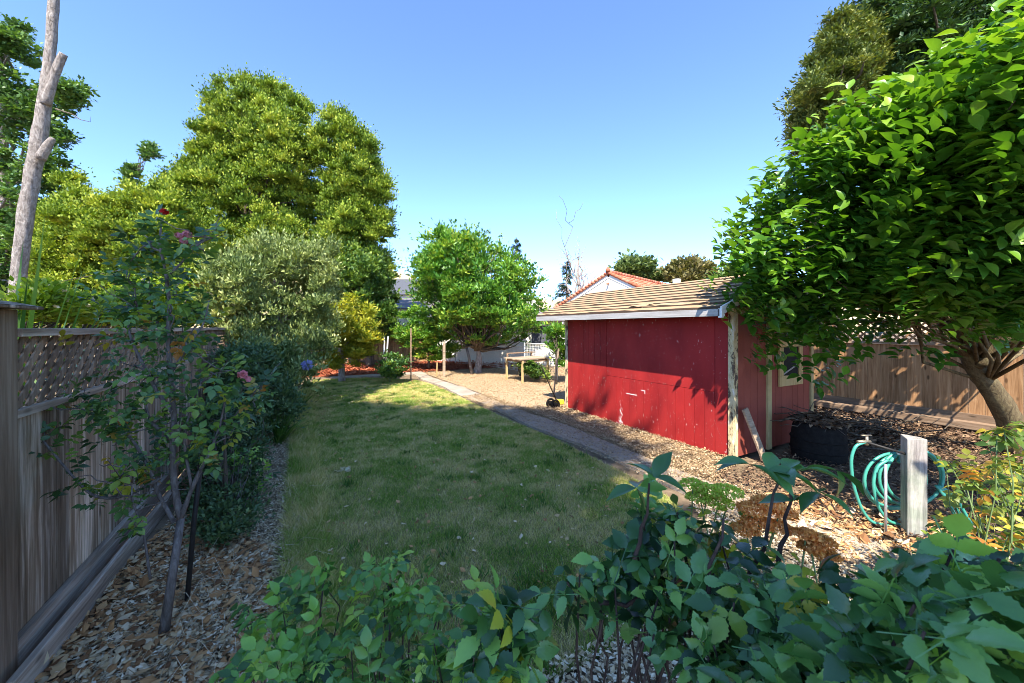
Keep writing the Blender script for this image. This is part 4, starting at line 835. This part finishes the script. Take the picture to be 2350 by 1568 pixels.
tree('far_green_tree', 'small patch of bright green treetop behind the right end of the shed roof', W(1680, 760, 16), W(1680, 640, 16), .15, [([(1640,650),(1655,632),(1680,620),(1720,600),(1740,650),(1700,680),(1650,670)], 1)], M['midleaf'], M['barkd'], 16, .8, 60, .35, 80, .18, T_MINI, 14, inset=3)
tree('wall_vine', 'leafy green vine climbing beside the far corner of the shed', W(1275, 862, 11.5), W(1277, 800, 11.5), .03, [([(1255,762),(1270,752),(1300,748),(1300,860),(1280,850),(1270,810),(1262,790)], 1)], M['plum'], M['barkd'], 12.0, .3, 46, .18, 70, .10, T_MINI, 12, cat='vine', inset=2)
tree('low_weeds', 'low green weeds growing under the wire panel by the table', W(1225, 872, 12.2), W(1225, 850, 12.2), .015, [([(1190,835),(1215,830),(1240,845),(1262,858),(1262,876),(1225,872),(1200,855)], 1)], M['midleaf'], M['stemgreen'], 12.2, .3, 50, .12, 60, .08, T_MINI, 12, cat='weeds', inset=2)
tree('thicket', 'dark green thicket closing the view behind the evergreens', W(400, 800, 25), W(400, 720, 25), .1, [([(-80,560),(60,600),(150,640),(300,620),(600,640),(890,690),(905,790),(-80,790)], 1)], M['midleaf'], M['barkd'], 25, 1.5, 240, .8, 110, .3, T_MINI, 20, cat='trees')
# hill oaks
for (u, v, s, lab) in ((910, 630, 6, 'leftmost and larger of the tiny oaks on the straw coloured hilltop'), (935, 634, 4, 'small oak between the two larger ones on the hilltop'), (950, 637, 6, 'larger tiny oak nearest the plum tree on the straw coloured hilltop')):
    d = 290 * 1.0; c = W(u, v, d); r = thing('hill_oak', lab, 'tree', c, 'oaks on the far hill')
    lb = MB(); C = c + RNG.normal(size=(14, 3)) * np.array([1, 1, .45]) * s * .16; foliage(lb, C, .9 * s / 5, 60, .7, T_MINI); lb.build('crown', M['pine'], r)
    k = MB(); k.tube([c - [0, 0, 2.5], c], .25, 6); k.build('trunk', M['barkd'], r)

# ================================================================== BACK GARDEN THINGS
def table():
    L0, L1_, L2, L3 = G(1163, 872), G(1199, 880), G(1257, 874), G(1222, 864)
    r = thing('potting_table', 'rough wooden outdoor table with plank top on thin legs', 'table', L0); Z = .76
    for p in (L0, L1_, L2, L3):
        k = MB(); k.beam((p[0], p[1], 0), (p[0], p[1], Z - .05), .055, .055, (1, 0, 0), .5); k.build('leg', M['rawwood'], r)
    k = MB()
    for a, b in ((L0, L1_), (L1_, L2), (L2, L3), (L3, L0)): k.beam((a[0], a[1], Z - .085), (b[0], b[1], Z - .085), .03, .07, rnd=.4)
    k.build('frame', M['forangey'], r)
    k = MB(); ax = unit((L2 - L1_)[None])[0]; ay = unit((L0 - L1_)[None])[0]; c0 = L1_ - ax * .1 - ay * .06
    for i in range(6):
        o = ay * (.09 + i * .15); e = .05 * random.random(); a = c0 + o - ax * e; b = c0 + o + ax * (np.linalg.norm(L2 - L1_) + .35 + e)
        k.beam((a[0], a[1], Z - .025 + .006 * (i % 2)), (b[0], b[1], Z - .02), .142, .03, rnd=random.random())
    k.build('tabletop', M['plank'], r)
    k = MB(); a = c0 + ay * .95 + ax * .1; k.beam((a[0], a[1], Z + .12), (a[0] + ax[0] * 1.1, a[1] + ax[1] * 1.1, Z + .13), .1, .03); k.beam((a[0], a[1], Z + .01), (a[0], a[1], Z + .11), .05, .05, (1, 0, 0))
    k.beam((a[0] + ax[0], a[1] + ax[1], Z + .01), (a[0] + ax[0], a[1] + ax[1], Z + .11), .05, .05, (1, 0, 0)); k.build('shelf', M['forangey'], r)
table()
k = MB(); c = G(1180, 868) + np.array([.5, .35, 0]); n = 16; pr = [(.09, 0), (.1, .02), (.13, .27), (.145, .28), (.145, .31), (.125, .31), (.12, .25)]
k.add([(c[0] + a * math.cos(6.2832 * i / n), c[1] + a * math.sin(6.2832 * i / n), z) for a, z in pr for i in range(n)], [(j * n + i, j * n + (i + 1) % n, (j + 1) * n + (i + 1) % n, (j + 1) * n + i) for j in range(len(pr) - 1) for i in range(n)])
tag(k.build('plant_pot', M['rubber'], loc=c), 'black plastic plant pot in the shade below the wooden table', 'pot')
def wire_panel(label, pa, pb, z1, cell=.075, r_=.008):
    a, b = np.array(pa, float), np.array(pb, float); r = thing('wire_panel', label, 'panel', (a[0], a[1], 0), 'wire panels across the back garden'); L = np.linalg.norm(b - a); d = (b - a) / L; k = MB(); up = np.array([0, 0, 1.])
    n = int(L / cell)
    for i in range(n + 1): p = a + d * L * i / n; k.beam(p + up * .06, p + up * z1, r_, r_, (1, 0, 0))
    m = int((z1 - .06) / cell)
    for j in range(m + 1): z = .06 + (z1 - .06) * j / m; k.beam(a + up * z, b + up * z, r_, r_)
    k.build('mesh', M['wire'], r)
    for p in (a, b): k = MB(); k.tube([p, p + up * (z1 + .04)], .022, 8); k.build('frame_post', M['wire'], r)
    k = MB(); k.tube([a + up * (z1 + .02), b + up * (z1 + .02)], .018, 8); k.build('frame_rail', M['wire'], r)
def g0(u, d): p = W(u, 800, d); p[2] = 0; return p
wire_panel('square mesh wire panel leaning near the table and shed', g0(1204, 13.6), g0(1279, 12.4), 1.16)
wire_panel('wide wire mesh panel behind the plum tree trunk', g0(1107, 17.2), g0(1203, 14.6), 1.0, .09)
wire_panel('wire mesh panel left of the plum tree trunk', g0(1045, 18.0), g0(1104, 17.4), 1.0, .09)
k = MB(); k.box((*(g0(1050, 18.6)[:2]), 0), (*(g0(1050, 18.6)[:2] + np.array([1.5, .1])), .85)); 
def stake(name, label, cat, u, v0, v1, d, w_, mat, tilt=0, group=None):
    a = g0(u, d); b = W(u + tilt, v1, d); k = MB(); k.beam(a, b, w_, w_, (1, 0, 0), .6); return tag(k.build(name, mat, loc=a), label, cat, group)
stake('wooden_pole', 'tall thin tan wooden pole at the far lawn edge', 'pole', 943, 872, 753, 12.4, .035, M['forangey'])
stake('wooden_post', 'square brown post between green shrub and plum tree', 'post', 1019, 864, 786, 13.4, .075, M['plank'])
stake('garden_stake', 'short pale stake left of the square brown post', 'stake', 1002, 864, 832, 13.5, .035, M['rawwood'], 1)
stake('leaning_stick', 'thin stick leaning by the far corner of the shed', 'stick', 1270, 905, 800, 9.6, .03, M['plank'], 12)
for (u, lab) in ((882, 'upright grey metal pipe by the back fence'), (889, 'slanted grey metal pipe beside the upright one')):
    k = MB(); a = g0(u - (4 if u == 889 else 0), 16); k.tube([a, W(u + (2 if u == 889 else 0), 772, 16)], .035, 8); tag(k.build('metal_pipe', M['metal'], loc=a), lab, 'pipe', 'grey pipes by the back fence')
def back_fence():
    a, b = g0(640, 22), g0(1000, 19.5); r = thing('back_fence', 'dark brown board fence across the far end of the garden', 'fence', a); L = np.linalg.norm(b - a); d = (b - a) / L; k = MB(); n = int(L / .16)
    for i in range(n): p = a + d * (i * .16); q = a + d * (i * .16 + .152); k.beam([p[0], p[1], .85], [q[0], q[1], .85], .02, 1.7, rnd=random.random())
    k.build('boards', M['forange'], r); k = MB(); k.beam(a + [-.0, -.04, 1.5], b + [0, -.04, 1.5], .04, .09); k.build('rail', M['forangey'], r)
back_fence()
def edger():
    c = G(1271, 922); c = np.array([4.72, 6.75, 0]); r = thing('lawn_edger', 'small wheeled lawn tool with yellow deck by the far corner of the shed', 'garden tool', c)
    k = MB(); R = .11
    for s in (-1, 1):
        k = MB(); cc = c + np.array([.0, .09 * s, R]); an = np.linspace(0, 6.2832, 25); k.tube([(cc[0] + (R - .02) * math.cos(a), cc[1], cc[2] + (R - .02) * math.sin(a)) for a in an], .024, 8); k.tube([cc - [0, .012, 0], cc + [0, .012, 0]], .055, 12); k.build('wheel', M['rubber'], r)
    k = MB(); k.box((c[0] + .04, c[1] - .06, .08), (c[0] + .26, c[1] + .06, .19)); k.build('deck', M['yellow'], r, bevel=.02)
    k = MB(); k.tube([c + [.1, 0, .16], c + [-.25, .1, .95], c + [-.35, .12, 1.0]], .012, 8); k.build('handle', M['blackmetal'], r)
edger()

# ================================================================== HOSE POST
def hose():
    b = np.array([4.50, 1.19, 0]); r = thing('hose_post', 'weathered square timber post holding the coiled green hose', 'post', b); hw = .062
    k = MB(); a = .62; rot = lambda x, y: (b[0] + x * math.cos(a) - y * math.sin(a), b[1] + x * math.sin(a) + y * math.cos(a))
    for z0, z1 in ((0, .82),):
        V = [(*rot(x, y), z) for z in (z0, z1) for x, y in ((-hw, -hw), (hw, -hw), (hw, hw), (-hw, hw))]; V[6] = (V[6][0], V[6][1], .835); V[4] = (V[4][0], V[4][1], .832)
        k.add(V, [(3,2,1,0),(4,5,6,7),(0,1,5,4),(1,2,6,5),(2,3,7,6),(3,0,4,7)])
    k.build('post_body', M['oldpost'], r, bevel=.006)
    fwd = az(TH); rt = np.array([CS, -SN, 0.0]); up = np.array([0, 0, 1.0]); bk = b + fwd * .10
    k = MB(); k.tube([bk + up * .66 - rt * .03, bk + up * .66 + rt * .14], .016, 8); k.build('hose_hanger', M['white'], r)
    # coiled hose hanging behind the post
    r2 = thing('garden_hose', 'coiled green garden hose hanging on the timber post', 'hose', bk)
    k = MB(); P = []
    cx, cz = .13, .40
    for i in range(0, 5 * 36 + 1):
        t_ = i / 36; a = 2 * math.pi * t_ + math.pi / 2; lp = int(t_); R = .235 + .02 * math.sin(lp * 2.2) ; sx = .03 * math.sin(lp * 1.7 + .4)
        P.append(bk + rt * (cx - .03 * lp + sx + R * 1.1 * math.cos(a)) + up * (cz + .05 - (0.018 * lp) + R * math.sin(a)) + fwd * (.02 + .022 * (t_ % 5) / 1.2))
    k.tube(P, .0125, 8); k.smooth = True; k.build('coil', M['hose'], r2)
    k = MB(); s = bk + up * .73 - rt * .40
    Q = [s + rt * .10 + up * .03, s + up * .0, s - rt * .04 - up * .12, s - rt * .02 - up * .34, s + rt * .05 - up * .55, s + rt * .13 - up * .66, s + rt * .25 - up * .70, s + rt * .5 - up * .69 + fwd * .1]
    t_ = np.linspace(0, 7, 40); Qs = np.stack([np.interp(t_, range(8), np.array(Q)[:, i]) for i in range(3)], -1)
    for _ in range(4): Qs[1:-1] = (Qs[:-2] + 2 * Qs[1:-1] + Qs[2:]) / 4
    k.tube(Qs, .0125, 8); k.build('supply_end', M['hose'], r2)
    k = MB(); s2 = bk - rt * .12 + up * .60; Q = [s2, s2 - rt * .09 - up * .05, s2 - rt * .13 - up * .20, s2 - rt * .09 - up * .40, s2 + rt * .02 - up * .55, s2 + rt * .3 - up * .57]
    t_ = np.linspace(0, 5, 30); Qs = np.stack([np.interp(t_, range(6), np.array(Q)[:, i]) for i in range(3)], -1)
    for _ in range(4): Qs[1:-1] = (Qs[:-2] + 2 * Qs[1:-1] + Qs[2:]) / 4
    k.tube(Qs, .0125, 8); k.build('loose_loop', M['hose'], r2)
    k = MB(); s3 = bk + rt * .30 + up * .38
    for q in range(3): k.tube([s3 + rt * .02 * q, s3 + rt * (.10 + .04 * q) - up * .12, s3 + rt * (.16 + .05 * q) - up * .26, s3 + rt * (.20 + .06 * q) - up * .36], .0125, 8)
    k.build('trailing_end', M['hose'], r2)
    # standpipe with tap
    r3 = thing('water_standpipe', 'thin grey water pipe with brass tap left of the hose post', 'tap', bk - rt * .2)
    k = MB(); p0 = b - rt * .235; k.tube([p0, p0 + up * .60], .011, 8); k.build('riser', M['metal'], r3)
    k = MB(); k.tube([b + up * .685 - rt * .06, s + rt * .08 + up * .03], .010, 8); k.build('side_pipe', M['blackmetal'], r3)
    k = MB(); k.tube([s + rt * .10 + up * .0, s + rt * .10 + up * .075], [.016, .012], 8); k.beam(s + rt * .05 + up * .085, s + rt * .14 + up * .085, .012, .008); k.tube([s + rt * .13 + up * .03, s + rt * .02 + up * .03], .014, 8); k.build('tap', M['brass'], r3)
hose()

# ================================================================== BORDER AND FOREGROUND PLANTS
def bloom(mb, c, R, n=26, tm=T_OVAL):
    c = np.array(c, float); o = rdir(n); o[:, 2] = np.abs(o[:, 2]) * .8; o = unit(o); rr = R * (.15 + .5 * RNG.random(n))[:, None]
    tang = unit(np.cross(o, rdir(n))); put_leaves(mb, tm, c + o * rr * .6 - tang * R * .4, tang + o * .35, -o, R * .95, 1.9)
def cane_plant(name, label, poly, dfun, n, L, mat, cane, roots, tm=T_ROSE, cat='rose bush', ncane=None, thick=.15, wd=1., group=None, rc=.006, upn=1.0, lead=.06, inset=6, extra=None):
    """a bush of canes: leaf sprays fill the outline at their own depth, canes run from the ground to them"""
    r = thing(name, label, cat, roots[0], group); u, v = sample(poly, n, inset); d = np.array([dfun(a, b) for a, b in zip(u, v)]) + (RNG.random(n) * 2 - 1) * thick
    C = Wn(u, v, d); C[:, 2] = np.maximum(C[:, 2], .05); roots_ = np.array(roots, float)
    k = MB(); idx = RNG.permutation(n)[:(ncane or n // 4)]
    paths = []
    for i in idx:
        b = roots_[np.argmin(np.linalg.norm(roots_[:, :2] - C[i, :2], axis=1) + RNG.random(len(roots_)) * .15)]; P = limb_pts(b, C[i], .12, 7, .03); P[0] = b; k.tube(P, np.linspace(rc, rc * .3, 7), 6, .5, .25); paths.append(P)
    lb = MB(); m = n; extra and extra(k, lb); k.build('canes', cane, r); nodes = np.concatenate([P[2:] for P in paths])
    # direction: away from nearest cane
    out = np.empty((m, 3))
    for i in range(m):
        j = np.argmin(((nodes - C[i]) ** 2).sum(1)); out[i] = C[i] - nodes[j]
    D = unit(unit(out) * .8 + rdir(m) * .6 + np.array([0, 0, .1])); N = unit(rdir(m) * .45 + np.array([0, 0, upn]) - D * .1)
    put_leaves(lb, tm, C - D * L * .5, D, N, L * (.7 + .6 * RNG.random(m)), wd); 
    lb.build('leaves', mat, r); return r, C
# right foreground rose
R1 = [(1600,1640),(1560,1520),(1480,1470),(1400,1440),(1300,1420),(1230,1400),(1240,1350),(1330,1290),(1430,1240),(1420,1130),(1480,1080),(1560,1140),(1640,1190),(1720,1240),(1800,1290),(1900,1340),(2000,1320),(2080,1270),(2180,1240),(2280,1260),(2460,1290),(2460,1640)]
def rd1(u, v): return max(.68, 1.26 - .42 * max(0, (u - 1500) / 800) - .34 * max(0, (v - 1150) / 400))
# tall bare shoots with leaf tips on its upper edge
def tall_shoots(k, lb):
    for (u0, v0, u1, v1, d) in ((1700,1400,1800,1080,1.0),(1600,1400,1660,1190,.95),(1790,1320,1812,1120,1.0),(1380,1470,1375,1385,1.05),(1375,1385,1500,1370,1.05),(1450,1300,1490,1110,1.05)):
        k.tube(limb_pts(W(u0, v0, d), W(u1, v1, d), .05, 7, .03), np.linspace(.007, .003, 7), 6, .5, .3)
    tips = [(1800,1080),(1850,1075),(1760,1080),(1880,1130),(1720,1065),(1820,1150),(1500,1095),(1460,1120),(1920,1080)]
    for u, v in tips:
        c = W(u, v, 1.0); D = unit(RNG.normal(size=(3, 3)) * np.array([1, 1, .3]) + np.array([.4, -.2, .0])); put_leaves(lb, T_BIG, np.repeat(c[None], 3, 0), D, unit(rdir(3) * .4 + np.array([0, 0, 1.])), .085, .75, .3 + .5 * RNG.random(3) * .9)
r, C = cane_plant('rose_bush', 'large blue green rose bush filling the lower right foreground', R1, rd1, 560, .145, M['rose'], M['canedark'], [(.62, .75, 0), (.95, .8, 0), (1.2, .55, 0), (.8, .5, 0), (1.05, 1.0, 0)], thick=.12, ncane=85, rc=.008, group='rose bushes in the foreground', inset=26, extra=tall_shoots)
# middle foreground rose
R2 = [(480,1620),(500,1520),(560,1480),(560,1410),(510,1400),(580,1370),(650,1340),(680,1260),(740,1270),(830,1310),(860,1270),(910,1260),(980,1270),(990,1320),(1060,1340),(1120,1340),(1110,1390),(1180,1410),(1200,1480),(1130,1620)]
def rd2(u, v): return max(.95, 1.65 - .5 * max(0, (v - 1250) / 320) - .25 * max(0, (u - 900) / 300))
cane_plant('rose_bush', 'smaller fresh green rose bush at the bottom middle of the foreground', R2, rd2, 330, .12, M['rosegreen'], M['canedark'], [(.05, 1.25, 0), (.3, 1.3, 0), (.2, 1.05, 0), (.45, 1.1, 0)], thick=.16, ncane=40, group='rose bushes in the foreground', inset=10)
R3 = [(1060,1620),(1080,1440),(1140,1370),(1200,1380),(1215,1460),(1240,1620)]
cane_plant('rose_bush', 'broad blue leaved rose between the two larger foreground bushes', R3, lambda u, v: .98, 46, .18, M['rose'], M['canedark'], [(.5, .85, 0)], thick=.08, ncane=10, group='rose bushes in the foreground')
# turning-leaf bush at the right
R4 = [(2120,1250),(2150,1180),(2170,1110),(2160,1050),(2250,1035),(2260,980),(2330,970),(2440,960),(2440,1300),(2250,1260)]
cane_plant('turning_shrub', 'straggly shrub with yellow and orange leaves at the right edge', R4, lambda u, v: 2.0, 170, .13, M['autumn'], M['stemgreen'], [(2.75, .35, 0), (3.0, .4, 0)], thick=.35, ncane=40, cat='shrub', wd=1.1)
# sedum heads
def sedum(label, spots, d, mat):
    b = W(spots[0][0], 1300, d); b[2] = 0; r = thing('sedum_plant', label, 'flowers', b, 'sedum clumps by the path end'); k = MB(); lb = MB()
    for (u, v, s) in spots:
        c = W(u, v, d); R = s / F * d; k.tube(limb_pts((b[0] + random.uniform(-.05, .05), b[1], 0), c, 0, 5), .004, 5)
        n = 420; a = RNG.random(n) * 6.28; q = np.sqrt(RNG.random(n)) * R; P = np.stack([c[0] + q * np.cos(a), c[1] + q * np.sin(a), c[2] + .35 * R * (1 - (q / R) ** 2) + .01 * RNG.random(n) - .3 * R], -1)
        put_leaves(lb, T_MINI, P, unit(rdir(n) + np.array([0, 0, .6])), rdir(n), .017, 1.4)
    k.build('stems', M['stemgreen'], r); lb.build('flower_heads', mat, r)
    lv = MB(); n = 60; P = b + RNG.normal(size=(n, 3)) * np.array([.12, .12, 0]) + np.array([0, 0, 1]) * RNG.random((n, 1)) * W(0, spots[0][1], d)[2] * .85; put_leaves(lv, T_OVAL, P, rdir(n) * [1, 1, .3], unit(rdir(n) * .4 + [0, 0, 1]), .07, 1.2); lv.build('leaves', M['fenceleaf'], r)
sedum('lime green flower heads above the end of the concrete path', [(1590,1108,30),(1625,1120,32),(1668,1122,34),(1605,1138,28),(1650,1148,32)], 2.3, M['sedumg'])
sedum('rusty orange flower heads below the lime green ones', [(1725,1165,32),(1760,1150,32),(1792,1170,32),(1740,1195,34),(1782,1205,32),(1710,1212,28)], 1.9, M['sedumo'])
sedum('rusty orange flower heads nearest the hose post', [(1850,1225,26),(1885,1240,28),(1895,1270,26),(1860,1255,24)], 1.8, M['sedumo'])
# tall straggly rose by the left fence
def tall_rose():
    b = np.array([-.68, 2.86, 0]); r = thing('rose_bush', 'tall straggly rose with pink and red blooms in front of the lattice fence', 'rose bush', b, 'roses along the left fence'); D0 = 2.2
    k = MB(); main = [W(375, 1460, 2.17), W(400, 1290, 2.2), W(415, 1190, 2.25)]; k.tube(main, [.026, .021, .019], 9, .5, .2)
    ends = []; small = []
    def cane(pts, r0, r1, d=2.25):
        P = [W(u, v, d + (dd if len(q) else 0)) for (u, v, *q) in pts for dd in ([q[0]] if q else [0])]; P = np.array(P); m = len(P); t = np.linspace(0, m - 1, m * 4); Q = np.stack([np.interp(t, range(m), P[:, i]) for i in range(3)], -1)
        for _ in range(2): Q[1:-1] = (Q[:-2] + 2 * Q[1:-1] + Q[2:]) / 4
        k.tube(Q, np.linspace(r0, r1, len(Q)), 7, .5, .25); ends.append(Q)
    cane([(415,1190),(400,1120),(395,1030),(400,950),(390,850),(385,760),(390,700),(380,620),(365,560),(372,500)], .019, .005)
    cane([(415,1190),(440,1120),(480,1040),(505,980,.1),(520,900,.1)], .014, .005)
    cane([(400,1200),(360,1130),(345,1080),(300,1000),(230,960),(170,930)], .012, .004)
    cane([(400,950),(360,900),(330,840),(300,780),(290,720)], .012, .004)
    cane([(365,1100),(310,1130),(260,1145),(210,1140),(150,1075),(90,1000),(40,965)], .010, .004, 2.15)
    cane([(390,860),(430,800),(470,740),(480,690)], .008, .003)
    cane([(385,760),(340,720),(300,700),(250,715)], .007, .003)
    cane([(380,640),(420,600),(455,560),(500,540)], .007, .003); cane([(376,580),(330,560),(300,600)], .006, .003)
    cane([(440,1120),(420,1010),(440,930),(470,860),(540,850,.1)], .009, .003)
    cane([(385,1010),(340,960),(330,900)], .010, .004); cane([(345,1330),(330,1220),(300,1140),(310,1060)], .007, .003, 2.1); cane([(500,1000),(560,930),(600,880)], .008, .003, 2.4)
    for _ in range(46):
        Q = ends[RNG.integers(len(ends) - 0)]; p = Q[RNG.integers(len(Q) // 4, len(Q))]; q = p + rdir(1)[0] * np.array([.26, .2, .16]) + np.array([0, 0, .08]); T = limb_pts(p, q, .1, 7, .06); k.tube(T, np.linspace(.005, .0018, 7), 5, .5, .3); small.append(T)
    k.build('canes', M['cane'], r); ends += small[:9]
    lb = MB(); 
    for Q in ends:
        L = len(Q); s = np.arange(int(L * .35), L); m = len(s) * 2; P = Q[np.repeat(s, 2)] + RNG.normal(size=(m, 3)) * .03
        D = unit(rdir(m) + np.array([0, 0, .15])); put_leaves(lb, T_ROSE, P, D, unit(rdir(m) * .5 + np.array([0, 0, 1.])), .135 * (.6 + .7 * RNG.random(m)))
    P = []
    for (u, v, su, sv, n) in ((370,640,80,70,64),(300,750,70,50,30),(380,850,90,90,34),(440,960,80,60,36),(250,900,110,60,24),(130,900,70,80,14),(530,890,60,50,22),(420,1050,80,60,20),(480,700,40,50,10)):
        for _ in range(n): P.append(W(u + random.gauss(0, su * .6), v + random.gauss(0, sv * .6), 2.25 + random.gauss(0, .15)))
    P = np.array(P); m = len(P); put_leaves(lb, T_ROSE, P, unit(rdir(m) + np.array([0, 0, .1])), unit(rdir(m) * .5 + np.array([0, 0, 1.])), .13 * (.6 + .7 * RNG.random(m)))
    lb.build('leaves', M['roseold'], r)
    for (u, v, R, mt) in ((377, 487, .028, 'petalred'), (412, 543, .03, 'petalpurple'), (430, 541, .034, 'petalpurple'), (421, 555, .026, 'petalpurple'), (557, 862, .036, 'petalpink'), (566, 872, .028, 'petalpink')):
        k = MB(); bloom(k, W(u, v, 2.2), R); k.build('bloom', M[mt], r)
tall_rose()
k = MB(); k.tube([W(428, 1395, 2.42), W(445, 1200, 2.42), W(466, 1015, 2.45)], .014, 8); tag(k.build('garden_stake', M['blackmetal'], loc=W(428, 1395, 2.42)), 'black rod standing beside the tall straggly rose stem', 'stake')
# dark small leaved bushes behind the rose
I1 = [(470,930),(540,880),(600,900),(625,950),(615,1020),(590,1100),(600,1180),(560,1245),(490,1255),(440,1200),(430,1050)]
rr, _ = tree('small_leaved_shrub', 'dark small leaved shrub with tiny white flowers behind the tall rose', (-.62, 4.2, 0), (-.62, 4.4, .8), .02, [(I1, 1)], M['bushdark'], M['barkd'], lambda u, v: min(5.2, max(3.0, 3.2 + (1230 - v) / 330 * 1.9)), .35, 330, .11, 60, .035, T_MINI, 50, cat='shrub', Wd=1.0, inset=8)
I2 = [(500,800),(600,790),(640,850),(680,900),(690,960),(640,1000),(600,1010),(540,960),(500,900)]
tree('dense_shrub', 'dark green shrub in shade at the foot of the olive tree', (-.7, 6.9, 0), (-.7, 6.9, .9), .03, [(I2, 1)], M['bushdark'], M['barkd'], 6.0, .5, 240, .16, 70, .055, T_MINI, 40, cat='shrub', Wd=.9, inset=6)
I3 = [(500,1060),(580,1010),(640,1060),(640,1120),(590,1160),(520,1150)]
cane_plant('low_rose', 'low leafy rose shoots spreading onto the bark chips', I3, lambda u, v: 3.7, 60, .12, M['rosegreen'], M['cane'], [(-.55, 3.9, 0)], thick=.15, ncane=24, group='roses along the left fence', rc=.004)
# strap leaved plant, agapanthus
def strap_plant(name, label, base, n, L, wd, mat, spread=.8, group=None):
    r = thing(name, label, 'plant', base, group); lb = MB()
    for i in range(n):
        a = random.random() * 6.28; le = L * random.uniform(.6, 1.1); sp = spread * random.uniform(.3, 1); s = np.linspace(0, 1, 7); out = np.array([math.cos(a), math.sin(a), 0]); sd = np.array([-math.sin(a), math.cos(a), 0])
        C = np.array(base)[None] + out * (s * le * sp)[:, None] + np.array([0, 0, 1.]) * (le * (s * (1.15 - .3 * sp) - .55 * sp * s * s))[:, None] + RNG.normal(size=3) * np.array([.03, .03, 0]); ww = wd * np.array([.6, .9, 1, 1, .8, .5, .05])
        V = np.concatenate([C - sd * ww[:, None], C + sd * ww[:, None] + np.array([0, 0, .004])]); lb.add(V, [(j, j + 1, 8 + j, 7 + j) for j in range(6)], random.random())
    lb.smooth = True; lb.build('leaves', mat, r); return r
sb = G(640, 1020); strap_plant('strap_leaf_plant', 'fan of long green sword leaves beside the lawn edge', sb, 70, .62, .011, M['strap'], .9)
ag = G(700, 940); r = strap_plant('agapanthus', 'violet blue flower head on a stem before the olive tree', (ag[0] - .1, ag[1], 0), 22, .5, .011, M['strap'], .8)
k = MB(); fc = W(705, 838, 6.9); k.tube([(ag[0] - .1, ag[1], 0), tuple(fc)], .006, 6); k.build('stem', M['stemgreen'], r)
k = MB(); n = 70; o = rdir(n); put_leaves(k, T_OVAL, fc + o * .04, o, rdir(n), .07, .7); k.build('flower_head', M['petalblue'], r)
# growth beyond the left fence
H1 = [(62,742),(60,690),(100,650),(160,690),(230,700),(300,650),(400,640),(470,660),(500,700),(520,752),(300,750)]
rr, C = tree('flowering_shrub', 'bright leafy shrub with cream blossom showing over the lattice fence', (-2.3, 5, 0), (-2.2, 5.2, 1.8), .04, [(H1, 1)], M['fenceleaf'], M['barkd'], lambda u, v: min(8.5, planeX(-2.1)(u, v)), .5, 420, .14, 90, .055, T_OVAL, 60, cat='shrub', Wd=.8, inset=5, up=.4)
k = MB(); 
for c in C[RNG.permutation(len(C))[:70]]: bloom(k, c + np.array([.1, -.12, .06]), .03, 6)
k.build('blossom', M['petalcream'], rr)
strap_plant('lily_clump', 'green strap leaves rising above the fence beside the capped post', np.array([-2.0, 4.4, 1.35]) * [1, 1, 0], 60, 2.3, .02, M['strap'], .35)
# cluster of dried fungus-like leaves on the lawn
k = MB(); c = G(790, 1083); bl = RNG.normal(size=(16, 3)) * np.array([.045, .03, 0]) + c + np.array([0, 0, .03]); put_leaves(k, T_OVAL, bl, rdir(16) * [1, 1, .2], unit(rdir(16) * .4 + [0, 0, 1]), .06, 1.7)
tag(k.build('pale_leaf_heap', M['petalcream'], loc=c), 'small heap of pale dry leaves in the middle of the lawn', 'leaves')
